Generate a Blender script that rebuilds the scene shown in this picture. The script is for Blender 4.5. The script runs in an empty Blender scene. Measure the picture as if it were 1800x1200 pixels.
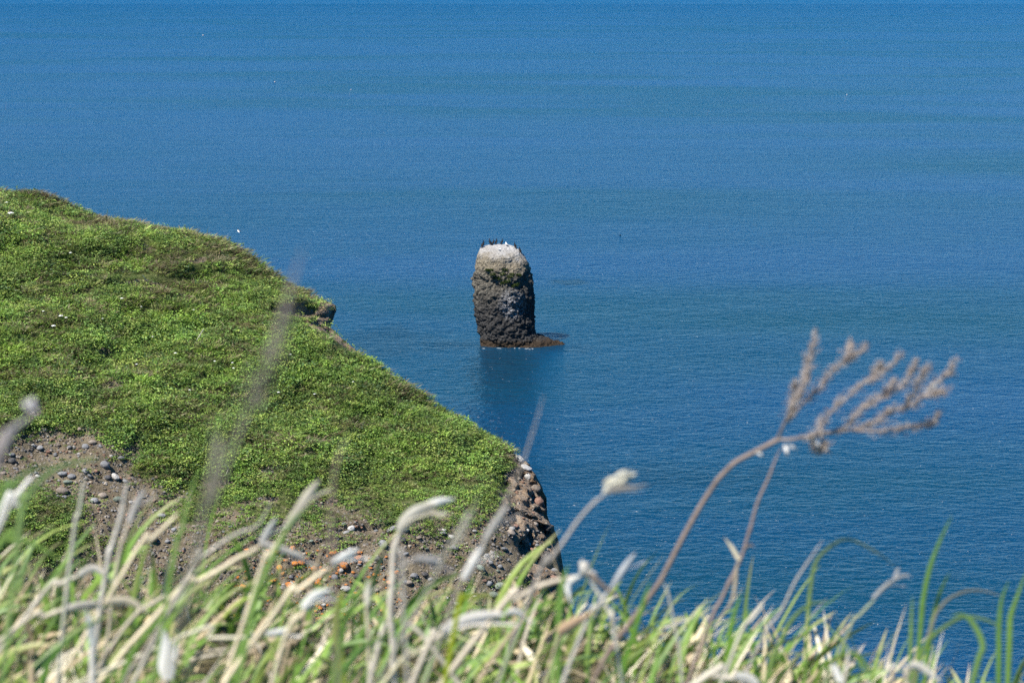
import bpy, bmesh, math, random
import numpy as np
from mathutils import Vector
from mathutils.bvhtree import BVHTree

random.seed(7)
rng = np.random.default_rng(11)
scene = bpy.context.scene
COL = scene.collection

# ------------------------------------------------------------------ camera
W, H, F = 1800.0, 1200.0, 3500.0            # photograph's frame; 70 mm lens on 36 mm
PITCH = math.atan(614.0 / F)
CAMZ = 50.0
CP, SP = math.cos(PITCH), math.sin(PITCH)
cam_d = bpy.data.cameras.new('camera')
cam = bpy.data.objects.new('camera', cam_d)
COL.objects.link(cam)
cam.location = (0, 0, CAMZ)
cam.rotation_euler = (math.pi / 2 - PITCH, 0, 0)
cam_d.sensor_width = 36.0
cam_d.sensor_fit = 'HORIZONTAL'
cam_d.lens = 70.0
cam_d.clip_start = 0.05
cam_d.clip_end = 300000.0
cam_d.dof.use_dof = True
scene.cycles.use_denoising = False        # keep a camera's fine grain
scene.cycles.sample_clamp_direct = 1.6     # no firefly pixels from the sun on the ripples
scene.cycles.sample_clamp_indirect = 2.0
cam_d.dof.focus_distance = 200.0
cam_d.dof.aperture_fstop = 9.8
scene.camera = cam


def ray(x, y):
    a = (np.asarray(x, float) - W / 2) / F
    b = -(np.asarray(y, float) - H / 2) / F
    return a, CP + b * SP, -SP + b * CP


def at(x, y, depth):
    """World point on the line of sight through photo pixel (x, y) at ground distance depth."""
    dx, dy, dz = ray(x, y)
    t = depth / dy
    return np.array([dx * t, depth, CAMZ + dz * t])


# ------------------------------------------------------------------ noise
def _hash(ix, iy, iz, seed):
    h = (ix.astype(np.int64) * 374761393 + iy.astype(np.int64) * 668265263 +
         iz.astype(np.int64) * 2147483647 + seed * 974711) & 0xFFFFFFFF
    h = ((h ^ (h >> 13)) * 1274126177) & 0xFFFFFFFF
    h = ((h ^ (h >> 16)) * 2246822519) & 0xFFFFFFFF
    h = h ^ (h >> 15)
    return (h & 0xFFFFFF) / float(0xFFFFFF)


def vnoise(p, seed=0):
    p = np.asarray(p, float)
    i = np.floor(p)
    f = p - i
    f = f * f * f * (f * (f * 6 - 15) + 10)
    out = 0
    for a in (0, 1):
        for b in (0, 1):
            for c in (0, 1):
                w = (f[..., 0] if a else 1 - f[..., 0]) * (f[..., 1] if b else 1 - f[..., 1]) * \
                    (f[..., 2] if c else 1 - f[..., 2])
                out = out + w * _hash(i[..., 0] + a, i[..., 1] + b, i[..., 2] + c, seed)
    return out * 2 - 1


def fbm(p, octaves=4, seed=0, gain=0.5):
    p = np.asarray(p, float)
    s, a, tot = 0, 1.0, 0
    for k in range(octaves):
        s = s + a * vnoise(p * 2 ** k + 17.3 * k, seed + k)
        tot += a
        a *= gain
    return s / tot


def worley(p, seed=0):
    p = np.asarray(p, float)
    i = np.floor(p)
    best = np.full(p.shape[:-1], 9.0)
    for a in (-1, 0, 1):
        for b in (-1, 0, 1):
            for c in (-1, 0, 1):
                q = [i[..., 0] + a, i[..., 1] + b, i[..., 2] + c]
                d = sum((q[k] + _hash(q[0], q[1], q[2], seed + 7 * k) - p[..., k]) ** 2 for k in range(3))
                best = np.minimum(best, d)
    return np.sqrt(best)


def sstep(a, b, x):
    t = np.clip((x - a) / (b - a), 0, 1)
    return t * t * (3 - 2 * t)


# ------------------------------------------------------------------ object helpers
def tag(o, label=None, cat=None, group=None, kind=None):
    if label: o['label'] = label
    if cat: o['category'] = cat
    if group: o['group'] = group
    if kind: o['kind'] = kind
    return o


def link(name, me, mat=None, parent=None):
    o = bpy.data.objects.new(name, me)
    COL.objects.link(o)
    if mat is not None and not me.materials:
        me.materials.append(mat)
    if parent is not None:
        o.parent = parent
    return o


def np_mesh(name, verts, faces, mat=None, colors=None, attrs=None, smooth=True, parent=None):
    """faces: (n,4) or (n,3) integer array; colors: (nv,3) point colours."""
    verts = np.asarray(verts, np.float32)
    faces = np.asarray(faces, np.int32)
    k = faces.shape[1]
    me = bpy.data.meshes.new(name)
    me.vertices.add(len(verts))
    me.vertices.foreach_set('co', verts.ravel())
    me.loops.add(faces.size)
    me.loops.foreach_set('vertex_index', faces.ravel())
    me.polygons.add(len(faces))
    me.polygons.foreach_set('loop_start', np.arange(0, faces.size, k, dtype=np.int32))
    me.polygons.foreach_set('loop_total', np.full(len(faces), k, np.int32))
    me.polygons.foreach_set('use_smooth', np.full(len(faces), smooth, bool))
    me.update(calc_edges=True)
    if colors is not None:
        ca = me.color_attributes.new('tint', 'FLOAT_COLOR', 'POINT')
        c4 = np.ones((len(verts), 4), np.float32)
        c4[:, :3] = colors
        ca.data.foreach_set('color', c4.ravel())
    for an, av in (attrs or {}).items():
        a = me.attributes.new(an, 'FLOAT', 'POINT')
        a.data.foreach_set('value', np.asarray(av, np.float32))
    me.validate()
    return link(name, me, mat, parent)


def empty(name, loc):
    o = bpy.data.objects.new(name, None)
    o.empty_display_size = 0.1
    COL.objects.link(o)
    o.location = loc
    return o


def grid_faces(nr, nc, wrap=False):
    r = np.arange(nr - 1)[:, None]
    c = np.arange(nc if wrap else nc - 1)[None, :]
    c2 = (c + 1) % nc
    a = r * nc + c
    b = r * nc + c2
    d = (r + 1) * nc + c
    e = (r + 1) * nc + c2
    return np.stack([a, b, e, d], -1).reshape(-1, 4)


def catmull(pts, n):
    pts = [np.asarray(p, float) for p in pts]
    if len(pts) == 2:
        return np.array([pts[0] + (pts[1] - pts[0]) * t for t in np.linspace(0, 1, n)])
    P = [2 * pts[0] - pts[1]] + pts + [2 * pts[-1] - pts[-2]]
    out = []
    m = len(pts) - 1
    for t in np.linspace(0, m, n):
        i = min(int(t), m - 1)
        u = t - i
        a, b, c, d = P[i], P[i + 1], P[i + 2], P[i + 3]
        out.append(0.5 * (2 * b + (c - a) * u + (2 * a - 5 * b + 4 * c - d) * u * u +
                          (3 * b - a - 3 * c + d) * u ** 3))
    return np.array(out)


class MB:
    """Collects quads."""
    def __init__(self):
        self.v, self.f, self.c, self.n = [], [], [], 0

    def add(self, v, f, c):
        v = np.asarray(v, float).reshape(-1, 3)
        self.v.append(v)
        self.f.append(np.asarray(f) + self.n)
        c = np.asarray(c, float)
        if c.ndim == 1:
            c = np.tile(c, (len(v), 1))
        self.c.append(c)
        self.n += len(v)

    def tube(self, path, rad, col, sides=8):
        path = np.asarray(path, float)
        n = len(path)
        rad = np.asarray(rad, float) * np.ones(n)
        t = np.gradient(path, axis=0)
        t /= np.linalg.norm(t, axis=1)[:, None] + 1e-9
        ref = np.array([0.0, 1.0, 0.0])
        s = np.cross(t, ref)
        s /= np.linalg.norm(s, axis=1)[:, None] + 1e-9
        u = np.cross(s, t)
        ang = np.linspace(0, 2 * math.pi, sides, endpoint=False)
        ring = path[:, None, :] + rad[:, None, None] * (np.cos(ang)[None, :, None] * s[:, None, :] +
                                                         np.sin(ang)[None, :, None] * u[:, None, :])
        col = np.asarray(col, float)
        if col.ndim == 2:
            col = np.repeat(col, sides, axis=0)
        self.add(ring, grid_faces(n, sides, True), col)
        for end in (0, n - 1):                       # caps as thin cones
            base = self.n - n * sides + end * sides
            tip = path[end] + (t[end] if end else -t[end]) * rad[end] * 0.8
            cc = col[end * sides] if col.ndim == 2 else col
            self.v.append(tip[None, :])
            self.c.append(np.asarray(cc, float)[None, :])
            k = self.n
            self.n += 1
            i = np.arange(sides)
            self.f.append(np.stack([base + i, base + (i + 1) % sides, np.full(sides, k), np.full(sides, k)], -1))

    def strip(self, path, wid, col, side=None, fold=0.25):
        """A leaf blade: three verts across, folded along its midrib."""
        path = np.asarray(path, float)
        n = len(path)
        t = np.gradient(path, axis=0)
        t /= np.linalg.norm(t, axis=1)[:, None] + 1e-9
        if side is None:
            side = np.array([0.0, 1.0, 0.25])
            s = np.cross(t, side)
        else:
            s = np.tile(np.asarray(side, float), (n, 1))
            s -= t * np.sum(s * t, 1)[:, None]
        s /= np.linalg.norm(s, axis=1)[:, None] + 1e-9
        u = np.cross(s, t)
        w = np.asarray(wid, float)[:, None] * np.ones((n, 1))
        v = np.stack([path - s * w / 2 + u * w * fold, path, path + s * w / 2 + u * w * fold], 1)
        col = np.asarray(col, float)
        if col.ndim == 2:
            col = np.repeat(col, 3, axis=0)
        self.add(v, grid_faces(n, 3), col)

    def blob(self, c, r, col, seed=0, axis=None, n=8, rough=0.25):
        th = np.linspace(0, math.pi, n)
        ph = np.linspace(0, 2 * math.pi, n + 2, endpoint=False)
        T, P = np.meshgrid(th, ph, indexing='ij')
        d = np.stack([np.sin(T) * np.cos(P), np.sin(T) * np.sin(P), np.cos(T)], -1)
        rr = 1 + rough * vnoise(d * 1.7 + seed * 3.1, 5)
        v = d * rr[..., None] * np.asarray(r, float)
        if axis is not None:
            q = Vector((0, 0, 1)).rotation_difference(Vector(axis)).to_matrix()
            v = v @ np.array(q).T
        self.add(v + np.asarray(c, float), grid_faces(n, n + 2, True), col)

    def build(self, name, mat, parent=None, origin=None, smooth=True):
        v = np.concatenate(self.v)
        if origin is not None:
            v = v - np.asarray(origin, float)
        o = np_mesh(name, v, np.concatenate(self.f), mat, np.concatenate(self.c), smooth=smooth, parent=parent)
        if origin is not None and parent is None:
            o.location = origin
        return o


# ------------------------------------------------------------------ materials
class NT:
    def __init__(self, name):
        self.m = bpy.data.materials.new(name)
        self.m.use_nodes = True
        self.t = self.m.node_tree
        self.t.nodes.clear()
        self.out = self.t.nodes.new('ShaderNodeOutputMaterial')

    def n(self, typ, **kw):
        nd = self.t.nodes.new('ShaderNode' + typ)
        ins = kw.pop('ins', {})
        for k, v in kw.items():
            setattr(nd, k, v)
        for k, v in ins.items():
            self.set(nd.inputs[k], v)
        return nd

    def set(self, sock, v):
        if hasattr(v, 'is_linked') or isinstance(v, bpy.types.NodeSocket):
            self.t.links.new(v, sock)
        elif isinstance(v, bpy.types.Node):
            self.t.links.new(v.outputs[0], sock)
        else:
            if sock.type == 'RGBA' and len(v) == 3:
                v = (*v, 1)
            sock.default_value = v

    def math(self, op, a, b=0.0, clamp=False):
        nd = self.n('Math', operation=op, use_clamp=clamp)
        self.set(nd.inputs[0], a)
        self.set(nd.inputs[1], b)
        return nd.outputs[0]

    def mix(self, fac, a, b, blend='MIX'):
        nd = self.n('Mix', data_type='RGBA', blend_type=blend)
        self.set(nd.inputs[0], fac)
        self.set(nd.inputs[6], a)
        self.set(nd.inputs[7], b)
        return nd.outputs[2]

    def noise(self, vec, scale, detail=4, rough=0.55, dist=0.0):
        nd = self.n('TexNoise', ins={'Scale': scale, 'Detail': detail, 'Roughness': rough, 'Distortion': dist})
        if vec is not None:
            self.set(nd.inputs['Vector'], vec)
        return nd.outputs[0]

    def voro(self, vec, scale, feature='F1', out=0):
        nd = self.n('TexVoronoi', feature=feature, ins={'Scale': scale})
        if vec is not None:
            self.set(nd.inputs['Vector'], vec)
        return nd.outputs[out]

    def ramp(self, fac, lo, hi):
        nd = self.n('MapRange', interpolation_type='SMOOTHSTEP', ins={'From Min': lo, 'From Max': hi})
        self.set(nd.inputs[0], fac)
        return nd.outputs[0]

    def bump(self, height, dist, strength=1.0, normal=None):
        nd = self.n('Bump', ins={'Strength': strength, 'Distance': dist})
        self.set(nd.inputs['Height'], height)
        if normal is not None:
            self.set(nd.inputs['Normal'], normal)
        return nd.outputs[0]

    def bsdf(self, color, rough=0.8, normal=None, spec=0.3, **kw):
        nd = self.n('BsdfPrincipled', ins={'Base Color': color, 'Roughness': rough, 'Specular IOR Level': spec})
        if normal is not None:
            self.set(nd.inputs['Normal'], normal)
        for k, v in kw.items():
            self.set(nd.inputs[k], v)
        return nd.outputs[0]

    def finish(self, sh):
        self.t.links.new(sh, self.out.inputs['Surface'])
        return self.m


def leaf_material(name, trans=0.35, rough=0.55, spec=0.35, gain=1.0):
    t = NT(name)
    at_ = t.n('Attribute', attribute_name='tint')
    g = t.n('NewGeometry')
    v = t.noise(g.outputs['Position'], 40.0 if gain == 1.0 else 90.0, 2)
    c = t.mix(t.math('MULTIPLY', t.ramp(v, 0.3, 0.7), 0.12), at_.outputs['Color'], (0.02, 0.03, 0.01))
    b = t.bsdf(c, rough, spec=spec)
    tr = t.n('BsdfTranslucent', ins={'Color': t.mix(0.0, c, c)})
    mx = t.n('MixShader', ins={0: trans})
    t.t.links.new(b, mx.inputs[1])
    t.t.links.new(tr.outputs[0], mx.inputs[2])
    return t.finish(mx.outputs[0])


M_LEAF = leaf_material('leaf_green', 0.42)
M_GRASS = leaf_material('grass_blade', 0.35, 0.45, 0.4, 1.01)
M_DRY = leaf_material('dry_straw', 0.18, 0.6, 0.3, 1.01)


def tint_material(name, rough=0.75, spec=0.25, noise_scale=30.0, amt=0.35, bumpd=0.002):
    t = NT(name)
    a = t.n('Attribute', attribute_name='tint')
    g = t.n('NewGeometry')
    v = t.noise(g.outputs['Position'], noise_scale, 5, 0.65)
    c = t.mix(t.math('MULTIPLY', t.ramp(v, 0.35, 0.65), amt), a.outputs['Color'], (0.05, 0.04, 0.03))
    return t.finish(t.bsdf(c, rough, t.bump(v, bumpd, 0.8), spec))


M_WEED = tint_material('dead_weed', 0.85, 0.15, 300.0, 0.45, 0.0008)
M_BIRD = tint_material('plumage', 0.7, 0.15, 20.0, 0.06, 0.005)
M_BUOY = tint_material('painted_float', 0.5, 0.4, 6.0, 0.2, 0.004)
M_PETAL = tint_material('petal', 0.7, 0.2, 60.0, 0.08, 0.002)


def stone_material(name, a, b, lichen=None, lim=(0.45, 0.6)):
    t = NT(name)
    tc = t.n('TexCoord')
    oi = t.n('ObjectInfo')
    vec = t.n('VectorMath', operation='ADD')
    t.set(vec.inputs[0], tc.outputs['Object'])
    off = t.n('VectorMath', operation='SCALE', ins={0: (7.0, 13.0, 5.0)})
    t.set(off.inputs['Scale'], oi.outputs['Random'])
    t.set(vec.inputs[1], off.outputs[0])
    n1 = t.noise(vec.outputs[0], 2.2, 6, 0.62)
    n2 = t.noise(vec.outputs[0], 14.0, 4, 0.7)
    c = t.mix(t.ramp(n1, 0.35, 0.68), a, b)
    val = t.math('ADD', t.math('MULTIPLY', oi.outputs['Random'], 0.55), 0.68)
    hs = t.n('HueSaturation', ins={'Color': c})
    t.set(hs.inputs['Value'], val)
    c = t.mix(t.math('MULTIPLY', t.ramp(n2, 0.55, 0.75), 0.45), hs.outputs[0], (0.42, 0.40, 0.36))
    c = t.mix(t.math('MULTIPLY', t.ramp(n2, 0.45, 0.25), 0.5), c, (0.05, 0.045, 0.04))
    if lichen:
        l1 = t.noise(vec.outputs[0], 2.6, 5, 0.7)
        c = t.mix(t.ramp(l1, *lim), c, lichen)
    return t.finish(t.bsdf(c, 0.88, t.bump(t.math('ADD', n1, t.math('MULTIPLY', n2, 0.4)), 0.08, 0.7), 0.2))


M_STONE = {
    'grey': stone_material('stone_grey', (0.17, 0.175, 0.185), (0.27, 0.265, 0.26)),
    'tan': stone_material('stone_tan', (0.20, 0.165, 0.135), (0.32, 0.27, 0.22)),
    'dark': stone_material('stone_dark', (0.055, 0.055, 0.06), (0.12, 0.115, 0.11)),
    'red': stone_material('stone_red', (0.19, 0.105, 0.075), (0.27, 0.17, 0.13)),
    'pale': stone_material('stone_pale', (0.34, 0.33, 0.31), (0.48, 0.46, 0.43)),
    'orange': stone_material('stone_lichen', (0.13, 0.13, 0.13), (0.22, 0.21, 0.2), (0.50, 0.175, 0.025), (0.40, 0.52)),
    'green': stone_material('stone_green', (0.15, 0.185, 0.15), (0.24, 0.27, 0.22)),
}

# ------------------------------------------------------------------ light
SUN_DIR = Vector((-0.42, -0.42, 0.80)).normalized()       # towards the sun
sd = bpy.data.lights.new('sun', 'SUN')
sd.energy = 5.0
sd.angle = math.radians(0.53)
sd.color = (1.0, 0.955, 0.88)
sun = bpy.data.objects.new('sun', sd)
COL.objects.link(sun)
sun.rotation_euler = SUN_DIR.to_track_quat('Z', 'Y').to_euler()
sun.location = (0, 0, 200)
world = bpy.data.worlds.new('World')
scene.world = world
world.use_nodes = True
wt = world.node_tree
wt.nodes.clear()
sky = wt.nodes.new('ShaderNodeTexSky')
sky.sky_type = 'NISHITA'
sky.sun_disc = False
sky.sun_elevation = math.asin(SUN_DIR.z)
sky.sun_rotation = math.atan2(SUN_DIR.x, SUN_DIR.y)
sky.altitude = 50
sky.air_density = 0.7
sky.dust_density = 0.0
sky.ozone_density = 6.0
bg = wt.nodes.new('ShaderNodeBackground')
bg.inputs[1].default_value = 0.085
wo = wt.nodes.new('ShaderNodeOutputWorld')
hsv = wt.nodes.new('ShaderNodeHueSaturation')          # the deep blue of a clear northern sky
hsv.inputs['Saturation'].default_value = 1.5
wt.links.new(sky.outputs[0], hsv.inputs['Color'])
wt.links.new(hsv.outputs[0], bg.inputs[0])
wt.links.new(bg.outputs[0], wo.inputs[0])
vs = scene.view_settings
vs.view_transform = 'Standard'
vs.look = 'None'
vs.gamma = 1
vs.exposure = 0.9

# ------------------------------------------------------------------ water
def water_material():
    t = NT('sea_water')
    g = t.n('NewGeometry')
    P = g.outputs['Position']
    def mapped(sx, sy, rot=0.0, off=(0, 0, 0)):
        m = t.n('Mapping', ins={'Rotation': (0, 0, rot), 'Scale': (sx, sy, 1), 'Location': off})
        t.set(m.inputs['Vector'], P)
        return m.outputs[0]
    # wind streaks and calmer lanes
    lane = t.noise(mapped(0.0014, 0.0030, 0.12), 1.0, 4, 0.55, 0.8)
    lane2 = t.noise(mapped(0.005, 0.011, 0.10, (40, 9, 0)), 1.0, 3, 0.5, 0.6)
    rough_fac = t.math('ADD', t.math('MULTIPLY', t.ramp(lane, 0.38, 0.62), 0.55),
                       t.math('MULTIPLY', t.ramp(lane2, 0.35, 0.65), 0.45))
    w1 = t.noise(mapped(0.62, 1.15, 0.15), 1.0, 3, 0.6, 0.3)      # chop, about a metre
    w2 = t.noise(mapped(2.2, 3.0, -0.2), 1.0, 2, 0.6)             # ripples
    w5 = t.noise(mapped(0.24, 0.36, 0.25, (5, 80, 0)), 1.0, 2, 0.5, 0.2)   # wind waves
    w4 = t.noise(mapped(0.035, 0.065, 0.12), 1.0, 3, 0.5)         # swell
    amp = t.math('ADD', t.math('MULTIPLY', rough_fac, 0.40), 0.72)
    h = t.math('ADD', t.math('MULTIPLY', w1, 0.74), t.math('MULTIPLY', w2, 0.08))
    h = t.math('ADD', h, t.math('MULTIPLY', w5, 0.65))
    h = t.math('MULTIPLY', h, amp)
    h = t.math('ADD', h, t.math('MULTIPLY', w4, 1.0))
    # added lean of the wave normals towards the viewer, reflecting higher, bluer sky
    sy = t.n('SeparateXYZ')
    t.set(sy.inputs[0], P)
    near_y = t.math('MINIMUM', sy.outputs['Y'], 8500.0)
    far_y = t.math('MAXIMUM', t.math('SUBTRACT', sy.outputs['Y'], 8500.0), 0.0)      # calmer water far out
    h = t.math('ADD', h, t.math('MULTIPLY', near_y, 0.15))
    h = t.math('ADD', h, t.math('MULTIPLY', far_y, 0.10))
    nrm = t.bump(h, 1.0, 1.0)
    # colour of the water body: teal lanes, weed beds, darker patches around the rock and shore
    c = t.mix(t.ramp(lane2, 0.3, 0.7), (0.003, 0.034, 0.056), (0.004, 0.037, 0.096))
    c = t.mix(t.math('MULTIPLY', t.ramp(lane, 0.45, 0.6), 0.5), c, (0.003, 0.036, 0.106))
    def dark_patch(cx, cy, rx, ry, amt, seed):
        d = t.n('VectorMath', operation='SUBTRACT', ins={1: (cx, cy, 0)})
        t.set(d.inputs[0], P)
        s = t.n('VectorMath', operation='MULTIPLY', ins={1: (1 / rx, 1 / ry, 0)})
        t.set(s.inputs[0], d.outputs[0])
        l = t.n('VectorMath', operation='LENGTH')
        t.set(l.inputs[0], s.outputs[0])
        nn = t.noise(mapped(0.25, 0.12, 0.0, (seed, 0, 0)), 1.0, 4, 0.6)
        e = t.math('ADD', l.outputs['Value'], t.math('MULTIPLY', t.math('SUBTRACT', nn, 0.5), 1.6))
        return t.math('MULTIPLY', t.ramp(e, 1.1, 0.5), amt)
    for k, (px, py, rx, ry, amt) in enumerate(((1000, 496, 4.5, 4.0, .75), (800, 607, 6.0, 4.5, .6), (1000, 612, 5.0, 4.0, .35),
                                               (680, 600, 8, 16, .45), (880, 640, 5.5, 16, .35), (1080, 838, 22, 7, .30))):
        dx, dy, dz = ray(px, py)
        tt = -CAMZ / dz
        c = t.mix(dark_patch(dx * tt, dy * tt, rx, ry, amt, 10 * k), c, (0.004, 0.020, 0.036))
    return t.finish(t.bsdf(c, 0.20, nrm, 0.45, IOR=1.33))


S = 90000.0
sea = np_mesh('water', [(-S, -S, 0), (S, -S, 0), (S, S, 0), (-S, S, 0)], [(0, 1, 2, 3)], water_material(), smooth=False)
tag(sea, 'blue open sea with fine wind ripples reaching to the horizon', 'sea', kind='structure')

# ------------------------------------------------------------------ headland
EDGE = np.array([(-520, 190), (-260, 262), (-110, 308), (0, 335), (60, 341), (100, 350), (160, 375), (200, 386), (250, 394), (330, 408), (400, 427),
                 (432, 446), (450, 461), (490, 488), (520, 506), (540, 516), (570, 528), (590, 537), (593, 546),
                 (577, 553), (575, 572), (592, 585), (600, 594), (627, 616), (655, 636), (680, 656), (705, 671), (740, 692),
                 (770, 714), (800, 737), (830, 755), (860, 772), (885, 786), (905, 800), (921, 812), (930, 824), (938, 838),
                 (946, 852), (951, 870), (957, 888), (957, 897), (952, 908), (965, 920), (969, 940), (970, 962), (964, 980), (974, 998),
                 (984, 1010), (986, 1022), (978, 1034), (976, 1060), (985, 1110), (1000, 1200), (1040, 1400), (1090, 1700)], float)


def xe(y):
    return np.interp(y, EDGE[:, 1], EDGE[:, 0])


PX0, PY0, DEPTH0 = 500, 700, 85.0
SLX, SLY = -0.30, 0.47
_p0 = at(PX0, PY0, DEPTH0)


def plane_depth(x, y):
    dx, dy, dz = ray(x, y)
    t = (_p0[2] - CAMZ - SLX * _p0[0] - SLY * _p0[1]) / (dz - SLX * dx - SLY * dy)
    return t * dy


YLOW = np.array([(-300, 900), (0, 965), (130, 965), (190, 930), (250, 900), (330, 940), (450, 925), (520, 912), (600, 915), (700, 925),
                 (800, 925), (860, 902), (900, 865), (930, 815), (960, 800), (1100, 790)], float)


def ell(x, y, cx, cy, rx, ry):
    return np.sqrt(((x - cx) / rx) ** 2 + ((y - cy) / ry) ** 2)


SPOTS = [(200, 676, 20, 11), (545, 801, 22, 9), (466, 830, 24, 10), (150, 517, 24, 6), (245, 491, 46, 7), (262, 425, 18, 6),
         (520, 548, 46, 12), (345, 470, 20, 7), (186, 622, 18, 8), (330, 452, 30, 5), (60, 724, 18, 14), (230, 800, 24, 30), (640, 928, 24, 8),
         (300, 870, 40, 16), (450, 880, 34, 8), (580, 884, 34, 8), (380, 850, 30, 7)]


def bareness(x, y):
    nz = fbm(np.stack([x / 46, y / 30, 0 * x], -1), 4, 3) * 0.55 + fbm(np.stack([x / 11, y / 8, 0 * x], -1), 2, 31) * 0.22
    b = np.zeros_like(x)
    for (cx, cy, rx, ry) in ((105, 818, 150, 66), (215, 890, 90, 75), (300, 950, 80, 40)):
        b = np.maximum(b, sstep(1.12, 0.72, ell(x, y, cx, cy, rx, ry) + nz * 0.45))
    low = sstep(-55, 45, y - np.interp(x, YLOW[:, 0], YLOW[:, 1]) + nz * 120)
    b = np.maximum(b, low)
    g = sstep(1.2, 0.7, ell(x, y, 60, 925, 90, 62) + nz * 0.4)
    b = b * (1 - 0.9 * g)
    for s in SPOTS:
        b = np.maximum(b, 0.95 * sstep(1.3, 0.7, ell(x, y, *s) + nz * 0.8))
    mid = sstep(828, 915, y) * sstep(230, 330, x) * sstep(880, 800, x)
    return np.clip(np.maximum(b, 0.55 * mid + 0.3 * mid * nz * 2), 0, 1)


def cliffness(x, y):
    s = xe(y) - x
    w = np.interp(y, [514, 526, 545, 556, 575, 600, 620, 646, 790, 810, 850, 900, 960, 1000, 1080], [0, 10, 34, 46, 42, 32, 20, 0, 0, 26, 46, 68, 62, 48, 42])
    nz = fbm(np.stack([x / 22, y / 22, 0 * x], -1), 3, 8)
    return sstep(1.25, 0.7, s / np.maximum(w, 0.01) + nz * 0.6) * (w > 0.5)


NR, NC, NB = 380, 420, 7
ys = np.concatenate([np.linspace(196, 1120, 320), np.linspace(1124, 1690, 60)])
tt = np.linspace(0, 1, NC) ** 0.9
YY, TT = np.meshgrid(ys, tt, indexing='ij')
XE = xe(YY)
XX = -640 + TT * (XE + 640)
SS = np.maximum(XE - XX, 0.0)
DD = plane_depth(XX, YY)
rnd = np.interp(YY, [300, 540, 600, 780, 830, 1100], [0.030, 0.020, 0.022, 0.020, 0.024, 0.024])
DD = DD * (1 + rnd * np.exp(-(SS / 45.0) ** 1.3) + 0.030 * sstep(900, 1080, YY))
dx, dy, dz = ray(XX, YY)
PT = np.stack([dx / dy * DD, DD, CAMZ + dz / dy * DD], -1)
BARE = bareness(XX, YY)
CLF = cliffness(XX, YY)
nrm = np.array([-SLX, -SLY, 1.0]); nrm /= np.linalg.norm(nrm)
disp = 0.85 * fbm(PT / 4.5, 3, 21) + 0.22 * fbm(PT / 1.3, 3, 22)
disp = disp * (1 - np.exp(-(SS / 25.0)) * 0.75)
disp -= 0.10 * sstep(0.3, 0.9, BARE)
disp += BARE * (0.10 * fbm(PT / 0.5, 3, 41))
# small scarps on the upper slope
for (cx, cy, rx, ry, a) in ((250, 484, 60, 15, .5), (345, 462, 40, 16, .45), (520, 538, 50, 12, .6), (200, 428, 38, 16, .35), (430, 520, 34, 10, .3), (640, 922, 40, 10, .35)):
    e = ell(XX, YY, cx, cy, rx, ry)
    disp += a * np.exp(-e ** 2) * (0.5 - sstep(-0.2, 0.6, (YY - cy) / ry) * 1.3)
PT = PT + nrm * disp[..., None]
rocky = fbm(PT / np.array([1.5, 1.5, 0.9]), 4, 51, 0.62) * 0.60 + (0.25 - np.abs(fbm(PT / 0.7, 3, 55))) * 0.75
jag = fbm(PT / np.array([2.0, 2.0, 0.7]), 4, 57, 0.6)
PT[..., 0] += 0.55 * jag * CLF * np.exp(-SS / 25.0) * (YY > 790)
PT = PT + np.array([0.25, -0.9, 0.15]) * (rocky * CLF * np.interp(YY, [700, 820], [1.0, 1.5]))[..., None]
# back of the spur: the far side falls to the sea
back = []
for k, (ox, oy, oz) in enumerate(((0.06, 0.25, -0.16), (0.2, 0.9, -0.9), (0.6, 2.4, -3.4), (1.6, 5, -9), (3.5, 9, -20), (6, 13, -34), (9, 17, -60))):
    fxr = np.interp(ys, [500, 522, 585, 630], [1.0, -1.6, -1.6, 1.0])
    q = PT[:, -1, :] + np.stack([ox * fxr, oy + 0 * fxr, oz + 0 * fxr], 1)
    q = q + (fbm(q / 2.5, 4, 61)[:, None] * np.array([0.5, 0.5, 0.3]) * (0.35 + min(k, 3) * 0.5))
    q[:, 2] = np.maximum(q[:, 2], -3.0 - 0.1 * k)
    back.append(q)
ALL = np.concatenate([PT, np.stack(back, 1)], 1)
ALL[..., 2] = np.maximum(ALL[..., 2], -4.0)
z1 = np.zeros((NR, NB))
bare_all = np.concatenate([BARE, z1 + BARE[:, -1:]], 1)
clf_all = np.concatenate([CLF, np.clip(z1 + CLF[:, -1:] + np.linspace(0, 1, NB)[None, :], 0, 1)], 1)


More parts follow.
